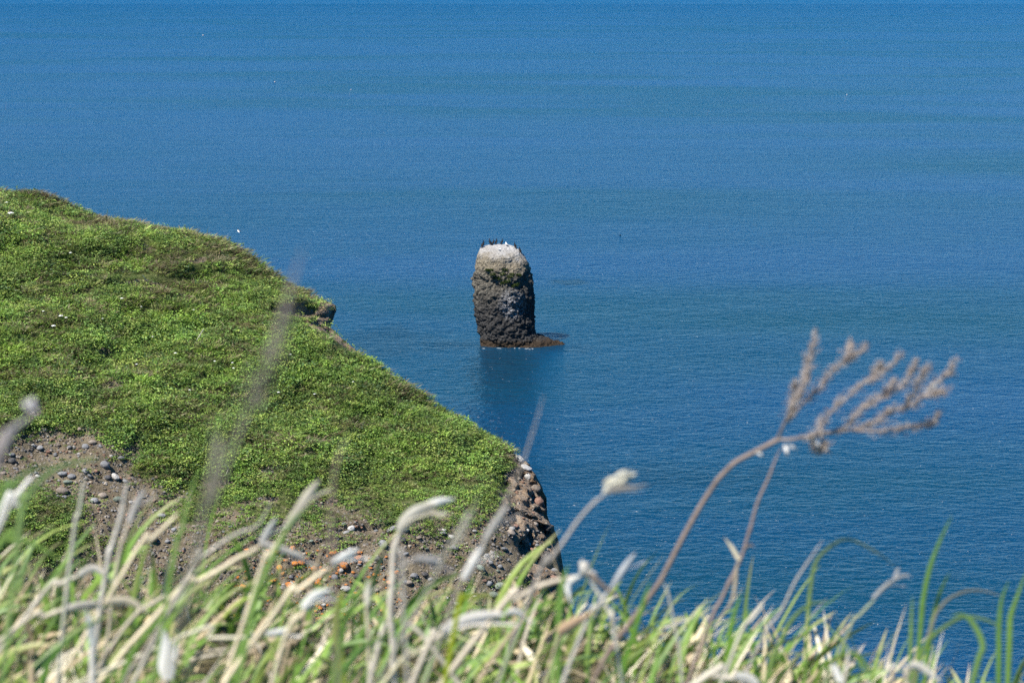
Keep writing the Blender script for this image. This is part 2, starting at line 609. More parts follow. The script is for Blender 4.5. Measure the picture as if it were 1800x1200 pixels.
def hill_material():
    t = NT('headland_ground')
    g = t.n('NewGeometry')
    P = g.outputs['Position']
    b = t.n('Attribute', attribute_name='bare').outputs['Fac']
    cl = t.n('Attribute', attribute_name='cliff').outputs['Fac']
    n1 = t.noise(P, 1.3, 6, 0.65)
    n2 = t.noise(P, 6.0, 5, 0.7)
    n3 = t.noise(P, 24.0, 3, 0.7)
    soil = t.mix(t.ramp(n1, 0.35, 0.65), (0.130, 0.106, 0.070), (0.225, 0.188, 0.130))
    soil = t.mix(t.math('MULTIPLY', t.ramp(n2, 0.5, 0.72), 0.7), soil, (0.27, 0.225, 0.18))
    soil = t.mix(t.math('MULTIPLY', t.ramp(n3, 0.5, 0.3), 0.55), soil, (0.06, 0.045, 0.035))
    cell = t.n('TexVoronoi', ins={'Scale': 7.0, 'Randomness': 1.0})
    t.set(cell.inputs['Vector'], P)
    sep = t.n('SeparateColor')
    t.set(sep.inputs[0], cell.outputs['Color'])
    peb = t.math('MULTIPLY', t.ramp(cell.outputs['Distance'], 0.5, 0.38), t.ramp(sep.outputs[0], 0.55, 0.62))
    pcol = t.mix(sep.outputs[1], (0.13, 0.125, 0.12), (0.33, 0.29, 0.25))
    soil = t.mix(t.math('MULTIPLY', peb, 0.85), soil, pcol)
    under = t.mix(t.ramp(n2, 0.35, 0.65), (0.06, 0.085, 0.025), (0.13, 0.15, 0.05))
    under = t.mix(t.math('MULTIPLY', t.ramp(n1, 0.52, 0.66), 0.55), under, (0.14, 0.12, 0.065))
    rock = t.mix(t.ramp(n1, 0.4, 0.62), (0.20, 0.138, 0.09), (0.36, 0.27, 0.19))
    rock = t.mix(t.math('MULTIPLY', t.ramp(n2, 0.48, 0.66), 0.7), rock, (0.30, 0.265, 0.22))
    rock = t.mix(t.math('MULTIPLY', t.ramp(n3, 0.5, 0.32), 0.6), rock, (0.045, 0.035, 0.03))
    rock = t.mix(t.math('MULTIPLY', peb, 0.6), rock, pcol)
    f = t.ramp(t.math('ADD', b, t.math('MULTIPLY', t.math('SUBTRACT', n2, 0.5), 0.5)), 0.35, 0.6)
    c = t.mix(f, under, soil)
    c = t.mix(t.ramp(cl, 0.3, 0.6), c, rock)
    h = t.math('ADD', t.math('MULTIPLY', n2, 0.25), t.math('MULTIPLY', n3, 0.10))
    h = t.math('ADD', h, t.math('MULTIPLY', peb, 0.10))
    return t.finish(t.bsdf(c, 0.95, t.bump(h, 0.55, 0.9), 0.1))


hill_faces = grid_faces(NR, NC + NB)
hill = np_mesh('hill', ALL.reshape(-1, 3), hill_faces, hill_material(),
               attrs={'bare': bare_all.ravel(), 'cliff': clf_all.ravel()})
tag(hill, 'steep green headland spur with a bare stony bank and crumbling cliff edge', 'hill', kind='structure')
BV_HILL = BVHTree.FromPolygons([tuple(v) for v in ALL.reshape(-1, 3)], [tuple(f) for f in hill_faces.tolist()])
CAMV = Vector((0, 0, CAMZ))


def hit(bv, x, y):
    d = Vector([float(q) for q in ray(x, y)]).normalized()
    loc, n, _, _ = bv.ray_cast(CAMV, d)
    if loc is None:
        return None, None
    if n.dot(d) > 0:
        n = -n
    return loc, n


# ------------------------------------------------------------------ ground cover on the headland
def scatter_px(n, x0, x1, y0, y1, dens):
    """Points on the hill, kept with probability dens(x, y)."""
    xs = rng.uniform(x0, x1, n)
    yy = rng.uniform(y0, y1, n)
    ok = xs < xe(yy) + 0.5
    xs, yy = xs[ok], yy[ok]
    ok = rng.random(len(xs)) < dens(xs, yy)
    xs, yy = xs[ok], yy[ok]
    P, N, X, Y = [], [], [], []
    for x, y in zip(xs, yy):
        l, nn = hit(BV_HILL, x, y)
        if l is not None and l.y < 140:
            P.append(l); N.append(nn); X.append(x); Y.append(y)
    return np.array(P), np.array(N), np.array(X), np.array(Y)


def leaf_quads(pos, axis, up, length, width, col, jitter=0.15):
    """Each leaf: two folded quads (6 verts): base, mids, tip."""
    n = len(pos)
    side = np.cross(axis, up)
    side /= np.linalg.norm(side, axis=1)[:, None] + 1e-9
    nn = np.cross(side, axis)
    L, Wd = length[:, None], width[:, None]
    base = pos
    m = pos + axis * L * 0.5
    tip = pos + axis * L - nn * L * 0.18
    a = m + side * Wd * 0.5 + nn * Wd * 0.18
    b = m - side * Wd * 0.5 + nn * Wd * 0.18
    v = np.stack([base, a, tip, b], 1).reshape(-1, 3)
    f = np.arange(n * 4).reshape(n, 4)
    c = np.repeat(col, 4, axis=0)
    return v, f, c


def norm(a):
    return a / (np.linalg.norm(a, axis=1)[:, None] + 1e-9)


GREENS = np.array([(0.305, 0.445, 0.085), (0.240, 0.380, 0.085), (0.175, 0.290, 0.075), (0.370, 0.465, 0.110), (0.090, 0.165, 0.060), (0.43, 0.46, 0.170)])
STRAW = np.array([(0.30, 0.26, 0.14), (0.22, 0.18, 0.10), (0.36, 0.33, 0.20), (0.17, 0.13, 0.085)])


def ground_cover():
    P, N, X, Y = scatter_px(42000, -300, 1000, 230, 1130,
                            lambda x, y: np.clip((1.0 - bareness(x, y)) ** 0.55 + .06 - 0.85 * cliffness(x, y), 0.0, 1))
    # fringe along the ridge and over its back
    rows = rng.integers(0, 300, 5200)
    cols = np.concatenate([np.arange(NC - 14, NC), np.arange(NC, NC + 2)])[rng.integers(0, 16, 5200)]
    fx, fy = rng.random(5200)[:, None], rng.random(5200)[:, None]
    A = ALL[rows, cols] * (1 - fx) + ALL[rows + 1, cols] * fx
    B = ALL[rows, np.minimum(cols + 1, NC + 2)] * (1 - fx) + ALL[rows + 1, np.minimum(cols + 1, NC + 2)] * fx
    Fp = A * (1 - fy) + B * fy
    Ef = np.array(XE[rows, 0])
    Yf = ys[rows]
    ok = (Yf < 800) & ((Yf < 529) | (Yf > 630)) & (rng.random(5200) < 1 - .85 * clf_all[rows, cols])
    P = np.concatenate([P, Fp[ok]])
    N = np.concatenate([N, np.tile(nrm, (ok.sum(), 1))])
    X = np.concatenate([X, Ef[ok]])
    Y = np.concatenate([Y, Yf[ok]])
    n = len(P)
    q = np.stack([X / 60, Y / 36, 0 * X], -1)
    patch = fbm(q, 3, 71)
    patch2 = fbm(q * 2.6, 3, 72)
    dry = fbm(np.stack([X / 90, Y / 30, 0 * X], -1), 3, 77) + 0.42 * sstep(540, 400, Y) - 0.16 + 0.32 * sstep(60, 0, xe(Y) - X)
    short = np.maximum(sstep(800, 890, Y), sstep(.1, .5, bareness(X, Y)))
    size = np.clip(0.24 + 0.16 * patch2 + 0.22 * rng.random(n) ** 2, 0.10, 0.6) * (1 - 0.5 * short)
    kinds = np.where(dry + 0.30 * rng.standard_normal(n) > 0.22, 2, np.where(patch + 0.35 * rng.standard_normal(n) > -0.30, 0, 1))
    V, Fc, C, off = [], [], [], 0
    up = np.array([0, 0, 1.0])
    for kind in (0, 1, 2):
        idx = np.where(kinds == kind)[0]
        per = (26, 24, 22)[kind]
        m = len(idx) * per
        pi = np.repeat(idx, per)
        ctr = P[pi]
        sz = size[pi]
        az = rng.uniform(0, 2 * math.pi, m)
        if kind == 0:                                       # leafy herbs
            r = np.sqrt(rng.random(m)) * sz
            hgt = sz * (0.25 + 0.75 * rng.random(m)) * (1 - 0.5 * (r / sz) ** 2)
            pos = ctr + np.stack([np.cos(az) * r, np.sin(az) * r, hgt * 0.65 + 0.02], 1) + N[pi] * 0.02
            ax = norm(np.stack([np.cos(az), np.sin(az), rng.uniform(-0.25, 0.40, m)], 1) + rng.normal(0, 0.35, (m, 3)))
            ln = (0.045 + sz * 0.14) * rng.uniform(0.55, 1.45, m)
            wd = ln * rng.uniform(0.45, 0.75, m)
            cb = GREENS[np.clip((patch[idx] * 2.4 + 2 + rng.normal(0, 1.1, len(idx))).astype(int), 0, 5)]
        elif kind == 1:                                     # grass tufts
            r = rng.random(m) * sz * 0.6
            pos = ctr + np.stack([np.cos(az) * r, np.sin(az) * r, 0 * r], 1)
            ax = norm(np.stack([np.cos(az) * 0.6 + 0.25, np.sin(az) * 0.6, 0.55 + rng.random(m) * 0.8], 1))
            ln = sz * rng.uniform(0.45, 1.0, m)
            wd = ln * rng.uniform(0.08, 0.16, m)
            cb = GREENS[rng.choice(6, len(idx), p=[.22, .2, .15, .25, .04, .14])]
        else:                                               # dead grass and stems between
            r = rng.random(m) * sz * 0.8
            pos = ctr + np.stack([np.cos(az) * r, np.sin(az) * r, 0.02 + 0 * r], 1)
            ax = norm(np.stack([np.cos(az) * 0.8 + 0.2, np.sin(az) * 0.8, 0.25 + rng.random(m) * 0.7], 1))
            ln = sz * rng.uniform(0.5, 1.2, m)
            wd = ln * rng.uniform(0.05, 0.12, m)
            cb = np.where(rng.random((len(idx), 1)) < 0.55, STRAW[rng.integers(0, 4, len(idx))], GREENS[rng.integers(0, 6, len(idx))] * 0.9)
        cb = cb * (1 + .55 * np.clip(fbm(q[idx] * 1.4 + 31, 3, 79), -.6, .7))[:, None]
        col = np.repeat(cb * rng.uniform(0.75, 1.2, (len(idx), 1)), per, axis=0) * rng.uniform(0.75, 1.25, (m, 1))
        if kind:
            sw = rng.random(m) < 0.12
            col[sw] = STRAW[rng.integers(0, 4, sw.sum())]
        v, f, c = leaf_quads(pos, ax, np.tile(up, (m, 1)) + rng.normal(0, 0.35, (m, 3)), ln, wd, col)
        V.append(v); Fc.append(f + off); C.append(c)
        off += len(v)
    o = np_mesh('ground_cover', np.concatenate(V), np.concatenate(Fc), M_LEAF, np.concatenate(C), smooth=False)
    tag(o, 'low leafy herbs and grass covering the slope of the headland', 'ground cover', kind='stuff')


ground_cover()

# ------------------------------------------------------------------ stones on the headland
def stone_mesh(seed, flat=0.75, angular=0.0):
    bm = bmesh.new()
    bmesh.ops.create_icosphere(bm, subdivisions=4, radius=1.0)
    co = np.array([v.co[:] for v in bm.verts])
    r = 1 + 0.20 * fbm(co * 0.9 + seed * 5.7, 2, 91) + 0.06 * fbm(co * 3.2 + seed, 3, 92)
    if angular:
        r += angular * (worley(co * 1.1 + seed * 2.3, 9) - 0.5)
    co = co * r[:, None] * np.array([1.0, 0.82, flat])
    for v, c in zip(bm.verts, co):
        v.co = c
    for f in bm.faces:
        f.smooth = True
    me = bpy.data.meshes.new('stone')
    bm.to_mesh(me)
    bm.free()
    return me


SHAPES = [stone_mesh(k, (0.72, 0.6, 0.8, 0.66, 0.78, 0.7)[k], (0, 0.1, 0, 0.25, 0.1, 0.3)[k]) for k in range(6)]
STONE_CACHE = {}


def stone(x, y, wpx, tone, label, group=None, shape=None, aspect=1.0, name='stone', cat='stone', tilt=None, sink=0.25):
    loc, n = hit(BV_HILL, x, y)
    if loc is None or loc.y > 140:
        return None
    k = random.randrange(6) if shape is None else shape
    key = (k, tone)
    if key not in STONE_CACHE:
        me = SHAPES[k].copy()
        me.materials.append(M_STONE[tone])
        STONE_CACHE[key] = me
    o = bpy.data.objects.new(name, STONE_CACHE[key])
    COL.objects.link(o)
    r = wpx * 0.5 * loc.y / F
    up = (n + Vector((0, -0.2, 0.8))).normalized()
    o.location = loc + up * r * (0.55 - sink)
    o.rotation_euler = (random.uniform(-.3, .3), random.uniform(-.35, .35) if tilt is None else tilt, random.uniform(-.6, .6))
    o.scale = (r, r * random.uniform(.85, 1.1), r * aspect * random.uniform(.95, 1.1))
    tag(o, label, cat, group)
    return o


BIG = [  # x, y, width px, tone, label, shape, aspect, tilt
    (109, 861, 25, 'tan', 'largest round brown boulder of the bare soil patch on the left', 0, 1.0, 0),
    (150, 784, 15, 'grey', 'rounded grey stone in the middle of the bare soil patch', 2, 1.0, 0),
    (163, 776, 16, 'tan', 'tan stone just behind the rounded grey stone on bare soil', 0, .9, 0),
    (20, 809, 17, 'dark', 'dark grey boulder at far left carrying a smaller stone', 2, 1.0, 0),
    (20, 798, 13, 'grey', 'small grey stone perched on the dark boulder at far left', 1, .9, 0),
    (70, 786, 13, 'grey', 'pale grey stone above the grass tuft in the soil patch', 0, 1, 0),
    (101, 781, 13, 'tan', 'brown angular stone in the upper part of the soil patch', 3, 1, 0),
    (184, 815, 19, 'grey', 'grey boulder leaning uphill at the right of the soil patch', 2, 1.0, .5),
    (201, 836, 20, 'pale', 'pale lichen-spotted stone with a dark shadow beneath it', 3, .8, .3),
    (189, 838, 13, 'dark', 'dark stone beside the pale lichen-spotted stone', 2, 1, 0),
    (150, 827, 13, 'grey', 'upright grey stone in the middle of the stone row', 3, 1.1, 0),
    (158, 835, 11, 'grey', 'flat grey stone just below the upright grey stone', 1, .9, .4),
    (126, 836, 16, 'grey', 'rounded grey stone just above the largest brown boulder', 0, 1, 0),
    (110, 831, 20, 'grey', 'broad angular grey stone above the largest brown boulder', 1, .8, 0),
    (119, 846, 18, 'green', 'greenish flat stone resting against the brown boulder', 1, .8, 0),
    (180, 870, 17, 'tan', 'rounded tan stone right of the large brown boulder', 0, 1, 0),
    (165, 879, 17, 'grey', 'grey stone below and right of the large brown boulder', 2, .85, 0),
    (208, 876, 19, 'green', 'grey-green stone at the lower right of the soil patch', 0, .9, 0),
    (113, 873, 12, 'grey', 'small grey stone under the large brown boulder', 2, .8, 0),
    (213, 804, 13, 'grey', 'blue grey stone at the right edge of the soil patch', 0, 1, 0),
    (139, 753, 10, 'tan', 'small tan stone at the upper edge of the soil patch', 2, .9, 0),
    (79, 755, 10, 'grey', 'small grey stone half hidden at the upper grass edge', 2, .9, 0),
    (195, 801, 8, 'pale', 'small pale stone at right of the soil patch', 2, .9, 0),
    (139, 797, 8, 'pale', 'small cream stone in the centre of the soil patch', 2, .9, 0),
    (688, 928, 19, 'grey', 'smooth oval grey stone tilted at the top of the lower bank', 0, .75, -.5),
    (672, 955, 20, 'grey', 'large blue grey egg-shaped stone on the lower bank', 2, 1.15, .2),
    (708, 948, 12, 'dark', 'dark narrow stone behind the bent dry stalk', 2, 1.3, 0),
    (714, 930, 14, 'dark', 'dark angular stone next to the bent dry stalk top', 3, .9, 0),
    (799, 961, 18, 'grey', 'rounded grey stone with a dark shadowed side on the lower bank', 3, .9, 0),
    (793, 942, 14, 'pale', 'pale angular stone above the shadowed grey stone', 3, .8, 0),
    (778, 935, 13, 'grey', 'flat grey stone at the grass edge of the lower bank', 1, .7, 0),
    (844, 996, 18, 'green', 'greenish oval stone right of the white sheathed stalk', 0, 1, .3),
    (861, 987, 13, 'grey', 'small blue grey stone right of the greenish oval stone', 2, .9, 0),
    (878, 994, 11, 'grey', 'small round grey stone among grass near the cliff', 2, .9, 0),
    (876, 1028, 21, 'green', 'large green-grey tilted boulder near the cliff foot', 0, 1.1, -.6),
    (867, 1043, 20, 'green', 'pale green stone below the tilted green boulder', 0, .9, 0),
    (851, 1019, 11, 'red', 'small red stone in the red soil pocket', 2, .8, 0),
    (898, 934, 18, 'tan', 'tan oval stone at the edge of the grass by the cliff', 0, .9, .5),
    (886, 963, 16, 'grey', 'flat grey stone sunk in the turf near the cliff', 1, .8, .3),
    (931, 955, 9, 'pale', 'small pale stone low on the cliff shoulder', 2, 1.2, 0),
    (943, 957, 9, 'grey', 'small grey stone beside the pale one on the cliff shoulder', 2, 1, 0),
    (945, 1064, 18, 'tan', 'round tan boulder at the lowest visible cliff edge', 2, 1.1, 0),
    (762, 1026, 20, 'tan', 'squat tan boulder low on the bank above the dry grass', 3, .9, 0),
    (728, 1010, 15, 'grey', 'angular grey stone with dark underside low on the bank', 3, 1, 0),
    (718, 1022, 17, 'tan', 'tan stone below the angular grey stone low on the bank', 0, .9, 0),
    (496, 972, 15, 'dark', 'dark round stone above the orange lichen patch', 2, 1, 0),
    (604, 991, 19, 'orange', 'grey stone half covered with orange lichen beside the white sheath', 2, .9, .4),
    (607, 1033, 20, 'pale', 'pale round stone to the right of the orange lichen stones', 0, .85, 0),
    (491, 996, 14, 'orange', 'bright orange lichen stone at the upper left of the lichen patch', 2, 1.1, 0),
    (530, 988, 13, 'orange', 'orange stone at the top of the lichen patch', 3, 1, 0),
    (552, 998, 15, 'orange', 'orange stone in the middle of the lichen patch', 3, 1, 0),
    (556, 1022, 17, 'orange', 'orange stone with a grey bald spot in the lichen patch', 2, .8, 0),
    (585, 970, 18, 'orange', 'faint orange stone behind the brown blurred stalk', 1, .8, 0),
    (268, 945, 20, 'tan', 'large tan stone behind the pair of pale stalks', 0, .9, 0),
    (285, 905, 18, 'grey', 'grey stone at the lower grass edge left of centre', 1, .9, 0),
]
for (x, y, w, tone, lab, shp, asp, tl) in BIG:
    stone(x, y + w * 0.15, w * 0.92, tone, lab, None, shp, asp, tilt=tl)

CLIFF = [
    (944, 884, 22, 'red', 'rounded orange-brown boulder set in the cliff edge', 2, 1.0, 0),
    (941, 860, 18, 'tan', 'tan block above the orange-brown cliff boulder', 3, 1.2, 0),
    (930, 823, 22, 'pale', 'white-stained flat rock jutting from the cliff top', 1, .5, .4),
    (917, 809, 22, 'pale', 'pale weathered rock at the start of the cliff edge', 3, .8, .7),
    (929, 838, 12, 'pale', 'narrow white-stained rock below the flat jutting rock', 3, 1.5, 0),
    (955, 890, 11, 'dark', 'dark rounded knob outermost on the upper cliff edge', 2, 1.5, 0),
    (962, 925, 16, 'dark', 'dark boulder outermost halfway down the cliff edge', 2, 1.2, 0),
    (940, 922, 12, 'tan', 'pointed tan rock in the shadowed cliff hollow', 3, 1, 0),
    (926, 932, 8, 'pale', 'upper small pale stone of the pair in the cliff wall', 2, 1, 0),
    (977, 1003, 13, 'grey', 'grey stone sticking out at the lower cliff edge', 3, .9, 0),
    (973, 1015, 13, 'red', 'red-brown stone under the protruding grey cliff stone', 3, .8, 0),
    (924, 950, 14, 'tan', 'tall tan stone in the cliff shoulder', 3, 1.4, 0),
    (934, 966, 11, 'red', 'brown stone low in the cliff shoulder', 3, .9, 0),
    (955, 870, 9, 'tan', 'small tan block high on the outer cliff edge', 3, 1.4, 0),
    (905, 925, 12, 'red', 'reddish stone where turf meets the cliff wall', 1, .9, 0),
]
for (x, y, w, tone, lab, shp, asp, tl) in CLIFF:
    xx = min(x, float(xe(y)) - 4)
    stone(xx, y, w, tone, lab, None, shp, asp, tilt=tl, sink=0.35, name='boulder', cat='boulder')

SMALL = {
    'soil': ('small loose stone lying in the bare soil patch at left', 'small stones in the bare soil patch'),
    'bank': ('small stone lying on the lower stony bank', 'small stones on the lower bank'),
    'lichen': ('small stone covered with bright orange lichen', 'orange lichen stones on the lower bank'),
    'cliff': ('small stone embedded in the crumbling cliff edge', 'small stones in the cliff edge'),
}


def small_stones(key, n, x0, x1, y0, y1, tones, wmin, wmax, need=0.45):
    c = 0
    for _ in range(n * 30):
        if c >= n:
            break
        x, y = random.uniform(x0, x1), random.uniform(y0, y1)
        if x > xe(y) - 5:
            continue
        a = np.array([x]), np.array([y])
        if bareness(*a)[0] < need and cliffness(*a)[0] < need:
            continue
        w = wmin + (wmax - wmin) * random.random() ** 2.2
        if stone(x, y, w, random.choice(tones), SMALL[key][0], SMALL[key][1], aspect=random.uniform(.7, 1.1)):
            c += 1


small_stones('soil', 55, 5, 240, 755, 900, ['grey', 'tan', 'tan', 'grey', 'red', 'pale'], 4, 11)
small_stones('bank', 80, 480, 950, 920, 1075, ['grey', 'tan', 'grey', 'dark', 'green', 'pale'], 5, 14)
small_stones('bank', 14, 240, 420, 905, 985, ['grey', 'tan', 'grey'], 6, 14)
small_stones('lichen', 70, 415, 700, 965, 1105, ['orange'], 6, 15)
small_stones('cliff', 12, 890, 985, 845, 1060, ['tan', 'red', 'grey', 'tan'], 4, 9, 0.6)


def gravel():
    bm = bmesh.new()
    bmesh.ops.create_icosphere(bm, subdivisions=1, radius=1.0)
    base = np.array([v.co[:] for v in bm.verts])
    tri = np.array([[v.index for v in f.verts] for f in bm.faces])
    bm.free()
    P, N, X, Y = scatter_px(26000, -250, 1000, 700, 1125, lambda x, y: np.maximum(sstep(0.4, 0.8, bareness(x, y)), 0.7 * cliffness(x, y)) * 0.55)
    n = len(P)
    sz = 0.02 + 0.075 * rng.random(n) ** 2.5
    rot = rng.uniform(0, 6.28, n)
    ca, sa = np.cos(rot)[:, None], np.sin(rot)[:, None]
    bx, by, bz = base[:, 0][None], base[:, 1][None], base[:, 2][None]
    jit = 1 + 0.25 * rng.standard_normal((n, len(base)))
    v = np.stack([(ca * bx - sa * by * 0.8) * jit, (sa * bx + ca * by * 0.8) * jit, bz * jit * 0.7], -1) * sz[:, None, None] + (P + N * 0.01)[:, None, :]
    pal = np.array([(.16, .155, .15), (.24, .22, .2), (.2, .15, .11), (.3, .26, .21), (.1, .09, .085), (.2, .12, .085)])
    col = pal[rng.integers(0, 6, n)]
    lich = (ell(X, Y, 560, 1040, 150, 80) < 1) & (rng.random(n) < 0.25)
    col[lich] = (0.42, 0.15, 0.03)
    col = col * rng.uniform(0.7, 1.25, (n, 1))
    f = (tri[None] + (np.arange(n) * len(base))[:, None, None]).reshape(-1, 3)
    o = np_mesh('gravel', v.reshape(-1, 3), f, tint_material('gravel', 0.9, 0.15, 25.0, 0.3, 0.01), np.repeat(col, len(base), 0), smooth=False)
    tag(o, 'loose gravel and pebbles strewn over the bare soil of the headland', 'gravel', kind='stuff')


gravel()

# ------------------------------------------------------------------ flowers, dead stems and weeds on the slope
def slope_flower(x, y, wpx, label, group=None):
    loc, n = hit(BV_HILL, x, y)
    if loc is None:
        return
    r = wpx * 0.40 * loc.y / F
    root = empty('white_flower', loc)
    h = 0.35 + random.random() * 0.15
    mb = MB()
    top = np.array([0.03, -0.06, h])
    mb.tube(catmull([(0, 0, -0.05), (0.01, -0.02, h * .5), top], 6), np.linspace(.012, .007, 6), (0.10, 0.18, 0.04), 6)
    mb.build('stem', M_LEAF, root)
    mb = MB()
    for k in range(16):
        a = k * 2.4
        rr = r * math.sqrt((k + .5) / 16)
        c = top + np.array([math.cos(a) * rr, math.sin(a) * rr, 0.03 - 0.3 * rr * rr / max(r, .01)])
        mb.blob(c, (r * .30, r * .30, r * .16), (0.80, 0.80, 0.74), k, n=5)
    mb.build('flower_head', M_PETAL, root)
    tag(root, label, 'flower', group)


slope_flower(19, 389, 12, 'largest white flower head, at the upper left of the slope')
slope_flower(94, 588, 9, 'white flower head, lowest of the three left of centre slope')
slope_flower(107, 571, 9, 'white flower head, brightest of the three left of centre slope')
slope_flower(116, 573, 6, 'small white flower head close beside the brightest one')
FG = ('small white flower head scattered on the green slope', 'small white flower heads on the slope')
for (x, y, w) in ((76, 561, 5), (214, 543, 6), (308, 637, 6), (333, 702, 5), (377, 652, 5), (408, 653, 5), (489, 704, 6),
                  (248, 553, 4), (552, 708, 5), (12, 371, 5), (124, 462, 6), (410, 664, 5), (240, 660, 5), (340, 560, 4), (620, 690, 4), (510, 640, 4),
                  (268, 606, 4), (180, 575, 4)):
    slope_flower(x, y, w, *FG)


def slope_stick(pts, wpx, label, name='dry_twig', col=(0.62, 0.58, 0.50)):
    loc, n = hit(BV_HILL, *pts[0])
    if loc is None:
        return
    d = loc.y
    P = [at(px, py, d - 0.12 * k) for k, (px, py) in enumerate(pts)]
    mb = MB()
    m = 4 * len(P)
    mb.tube(catmull(P, m), np.linspace(1, .6, m) * wpx * .5 * d / F, col, 6)
    o = mb.build(name, M_DRY, origin=P[0])
    tag(o, label, 'twig')


slope_stick([(258, 494), (254, 488), (250, 483)], 2.0, 'short white dead stem sticking out of the upper scarp')
slope_stick([(346, 598), (352, 588), (358, 578)], 2.2, 'slender white dead stem standing in the middle of the slope')
slope_stick([(243, 498), (239, 492)], 1.6, 'tiny white dead stem left of the upper scarp stem')
slope_stick([(141, 474), (140, 466), (139, 459)], 1.4, 'upright pale dead stem on the left part of the slope')
slope_stick([(392, 838), (398, 832), (401, 822), (394, 815)], 1.6, 'crooked pale twig on the short turf of the lower slope')
slope_stick([(567, 527), (560, 522), (553, 518)], 2.6, 'bleached stem lying over the overhanging turf')


def slope_weed(x, y, hpx, label, lean=0.15, tone=0, fine=False):
    loc, n = hit(BV_HILL, x, y)
    if loc is None:
        loc, n = hit(BV_HILL, x - 3, y + 5)
        if loc is None:
            return
    h = hpx * loc.y / F
    root = empty('weed_plant', loc)
    path = catmull([(0, 0, -.1), (lean * h * .35, 0, h * .5), (lean * h, 0, h)], 10)
    mb = MB()
    mb.tube(path, np.linspace(.014, .006, 10), (0.14, 0.17, 0.06) if tone == 0 else (0.28, 0.20, 0.14), 5)
    mb.build('stem', M_LEAF, root)
    mb = MB()
    nl = 26 if not fine else 14
    t = rng.uniform(0.2 if not fine else .6, 1.0, nl)
    pos = np.stack([np.interp(t, np.linspace(0, 1, 10), path[:, k]) for k in range(3)], 1)
    az = rng.uniform(0, 6.28, nl)
    ax = norm(np.stack([np.cos(az), np.sin(az), rng.uniform(-.2, .8, nl)], 1))
    ln = h * rng.uniform(.16, .34, nl) * (0.5 if fine else 1) * (1.25 - t * .6)
    base = GREENS[[1, 2, 4]] if tone == 0 else np.array([(.30, .2, .15), (.25, .17, .13), (.35, .28, .2)])
    v, f, c = leaf_quads(pos, ax, np.tile((0, 0, 1.0), (nl, 1)), ln, ln * .5, base[rng.integers(0, 3, nl)])
    mb.add(v, f, c)
    mb.build('foliage', M_LEAF, root, smooth=False)
    tag(root, label, 'plant')


slope_weed(28, 340, 14, 'bent green herb at the far left of the ridge line')
slope_weed(61, 346, 12, 'dry reddish weed on the ridge left of the brown tuft', tone=1, fine=True)
slope_weed(90, 352, 13, 'brown dry weed tuft standing on the ridge', tone=1, fine=True)
slope_weed(120, 362, 11, 'reddish dry weed right of the brown ridge tuft', tone=1, fine=True)
slope_weed(150, 372, 12, 'small green herb on the ridge above the left slope')
slope_weed(187, 388, 20, 'thin grassy stem rising from the ridge', fine=True)
slope_weed(212, 392, 13, 'wispy light green weed on the ridge line', fine=True, lean=.4)
slope_weed(256, 396, 11, 'small leafy weed with brown tip on the ridge')
slope_weed(324, 409, 14, 'upright dark green herb on the ridge')
slope_weed(363, 420, 18, 'tall wispy stem on the ridge left of the flying bird', fine=True)
slope_weed(405, 432, 22, 'tallest leafy herb on the ridge just below the flying bird')
slope_weed(426, 446, 20, 'thin dark green herb right of the tallest ridge herb', fine=True)
slope_weed(445, 461, 18, 'broad-leaved herb hanging over the steep ridge edge', lean=.3)
slope_weed(556, 524, 14, 'light stem rising from the overhanging turf', fine=True)
slope_weed(581, 534, 12, 'wispy stem at the tip of the turf overhang', fine=True)
slope_weed(771, 716, 14, 'small leafy herb standing on the lower ridge', lean=.3)
slope_weed(786, 728, 12, 'green herb at the lower ridge above the water', lean=.3)
slope_weed(655, 640, 11, 'small pale herb at the ridge below the brown notch', fine=True)

# ------------------------------------------------------------------ sea stack
YC = 283.2
XC = (885 - 900) / F * YC


def zrow(y):
    return float(at(900, y, YC)[2])


SIL = [(436.5, 841, 913), (441, 838, 917.5), (446, 836.5, 922), (452, 835.5, 925), (462, 834, 928.5), (475, 832.5, 930.5), (488, 832, 934), (500, 831.5, 936), (520, 831, 938), (538, 831, 938.5),
       (552, 832.5, 938), (562, 836, 938.5), (572, 841, 939), (582, 843, 942), (590, 844, 946), (598, 845, 952), (606, 845, 958), (616, 845, 962), (630, 846, 962)]
zs = np.array([zrow(s[0]) for s in SIL])[::-1]
xl = np.array([(s[1] - 900) / F * YC for s in SIL])[::-1]
xr = np.array([(s[2] - 900) / F * YC for s in SIL])[::-1]
NV, NT_ = 230, 300
ang = np.linspace(0, 2 * math.pi, NT_, endpoint=False)
zmax_side = zs[-1]
rows = []
levels = np.concatenate([np.linspace(zs[0], zmax_side, 170), np.full(60, np.nan)])
for i, z in enumerate(levels):
    if not np.isnan(z):
        l, r = np.interp(z, zs, xl), np.interp(z, zs, xr)
        shrink, zz = 1.0, z
    else:
        u = (i - 169) / 60.0
        l, r = xl[-1], xr[-1]
        shrink = max(math.cos(u * math.pi / 2), 0.003) ** 0.85
        zz = zmax_side + 0.50 * math.sin(u * math.pi / 2)
    cx, hw = (l + r) / 2, (r - l) / 2
    sgn = np.sign
    ca, sa = np.cos(ang), np.sin(ang)
    ex = np.abs(ca) ** 0.86 * sgn(ca)
    ey = np.abs(sa) ** 0.86 * sgn(sa)
    px = cx + hw * shrink * ex
    hd = 3.3
    if not np.isnan(z):
        hd = min(hd, 3.6) * np.interp(z, [8.0, 11.5, zmax_side], [1.0, .94, .68])
    else:
        hd = 3.3 * .68 * shrink
    py = hd * ey
    rows.append(np.stack([px, py, np.full(NT_, zz)], -1))
R = np.array(rows)
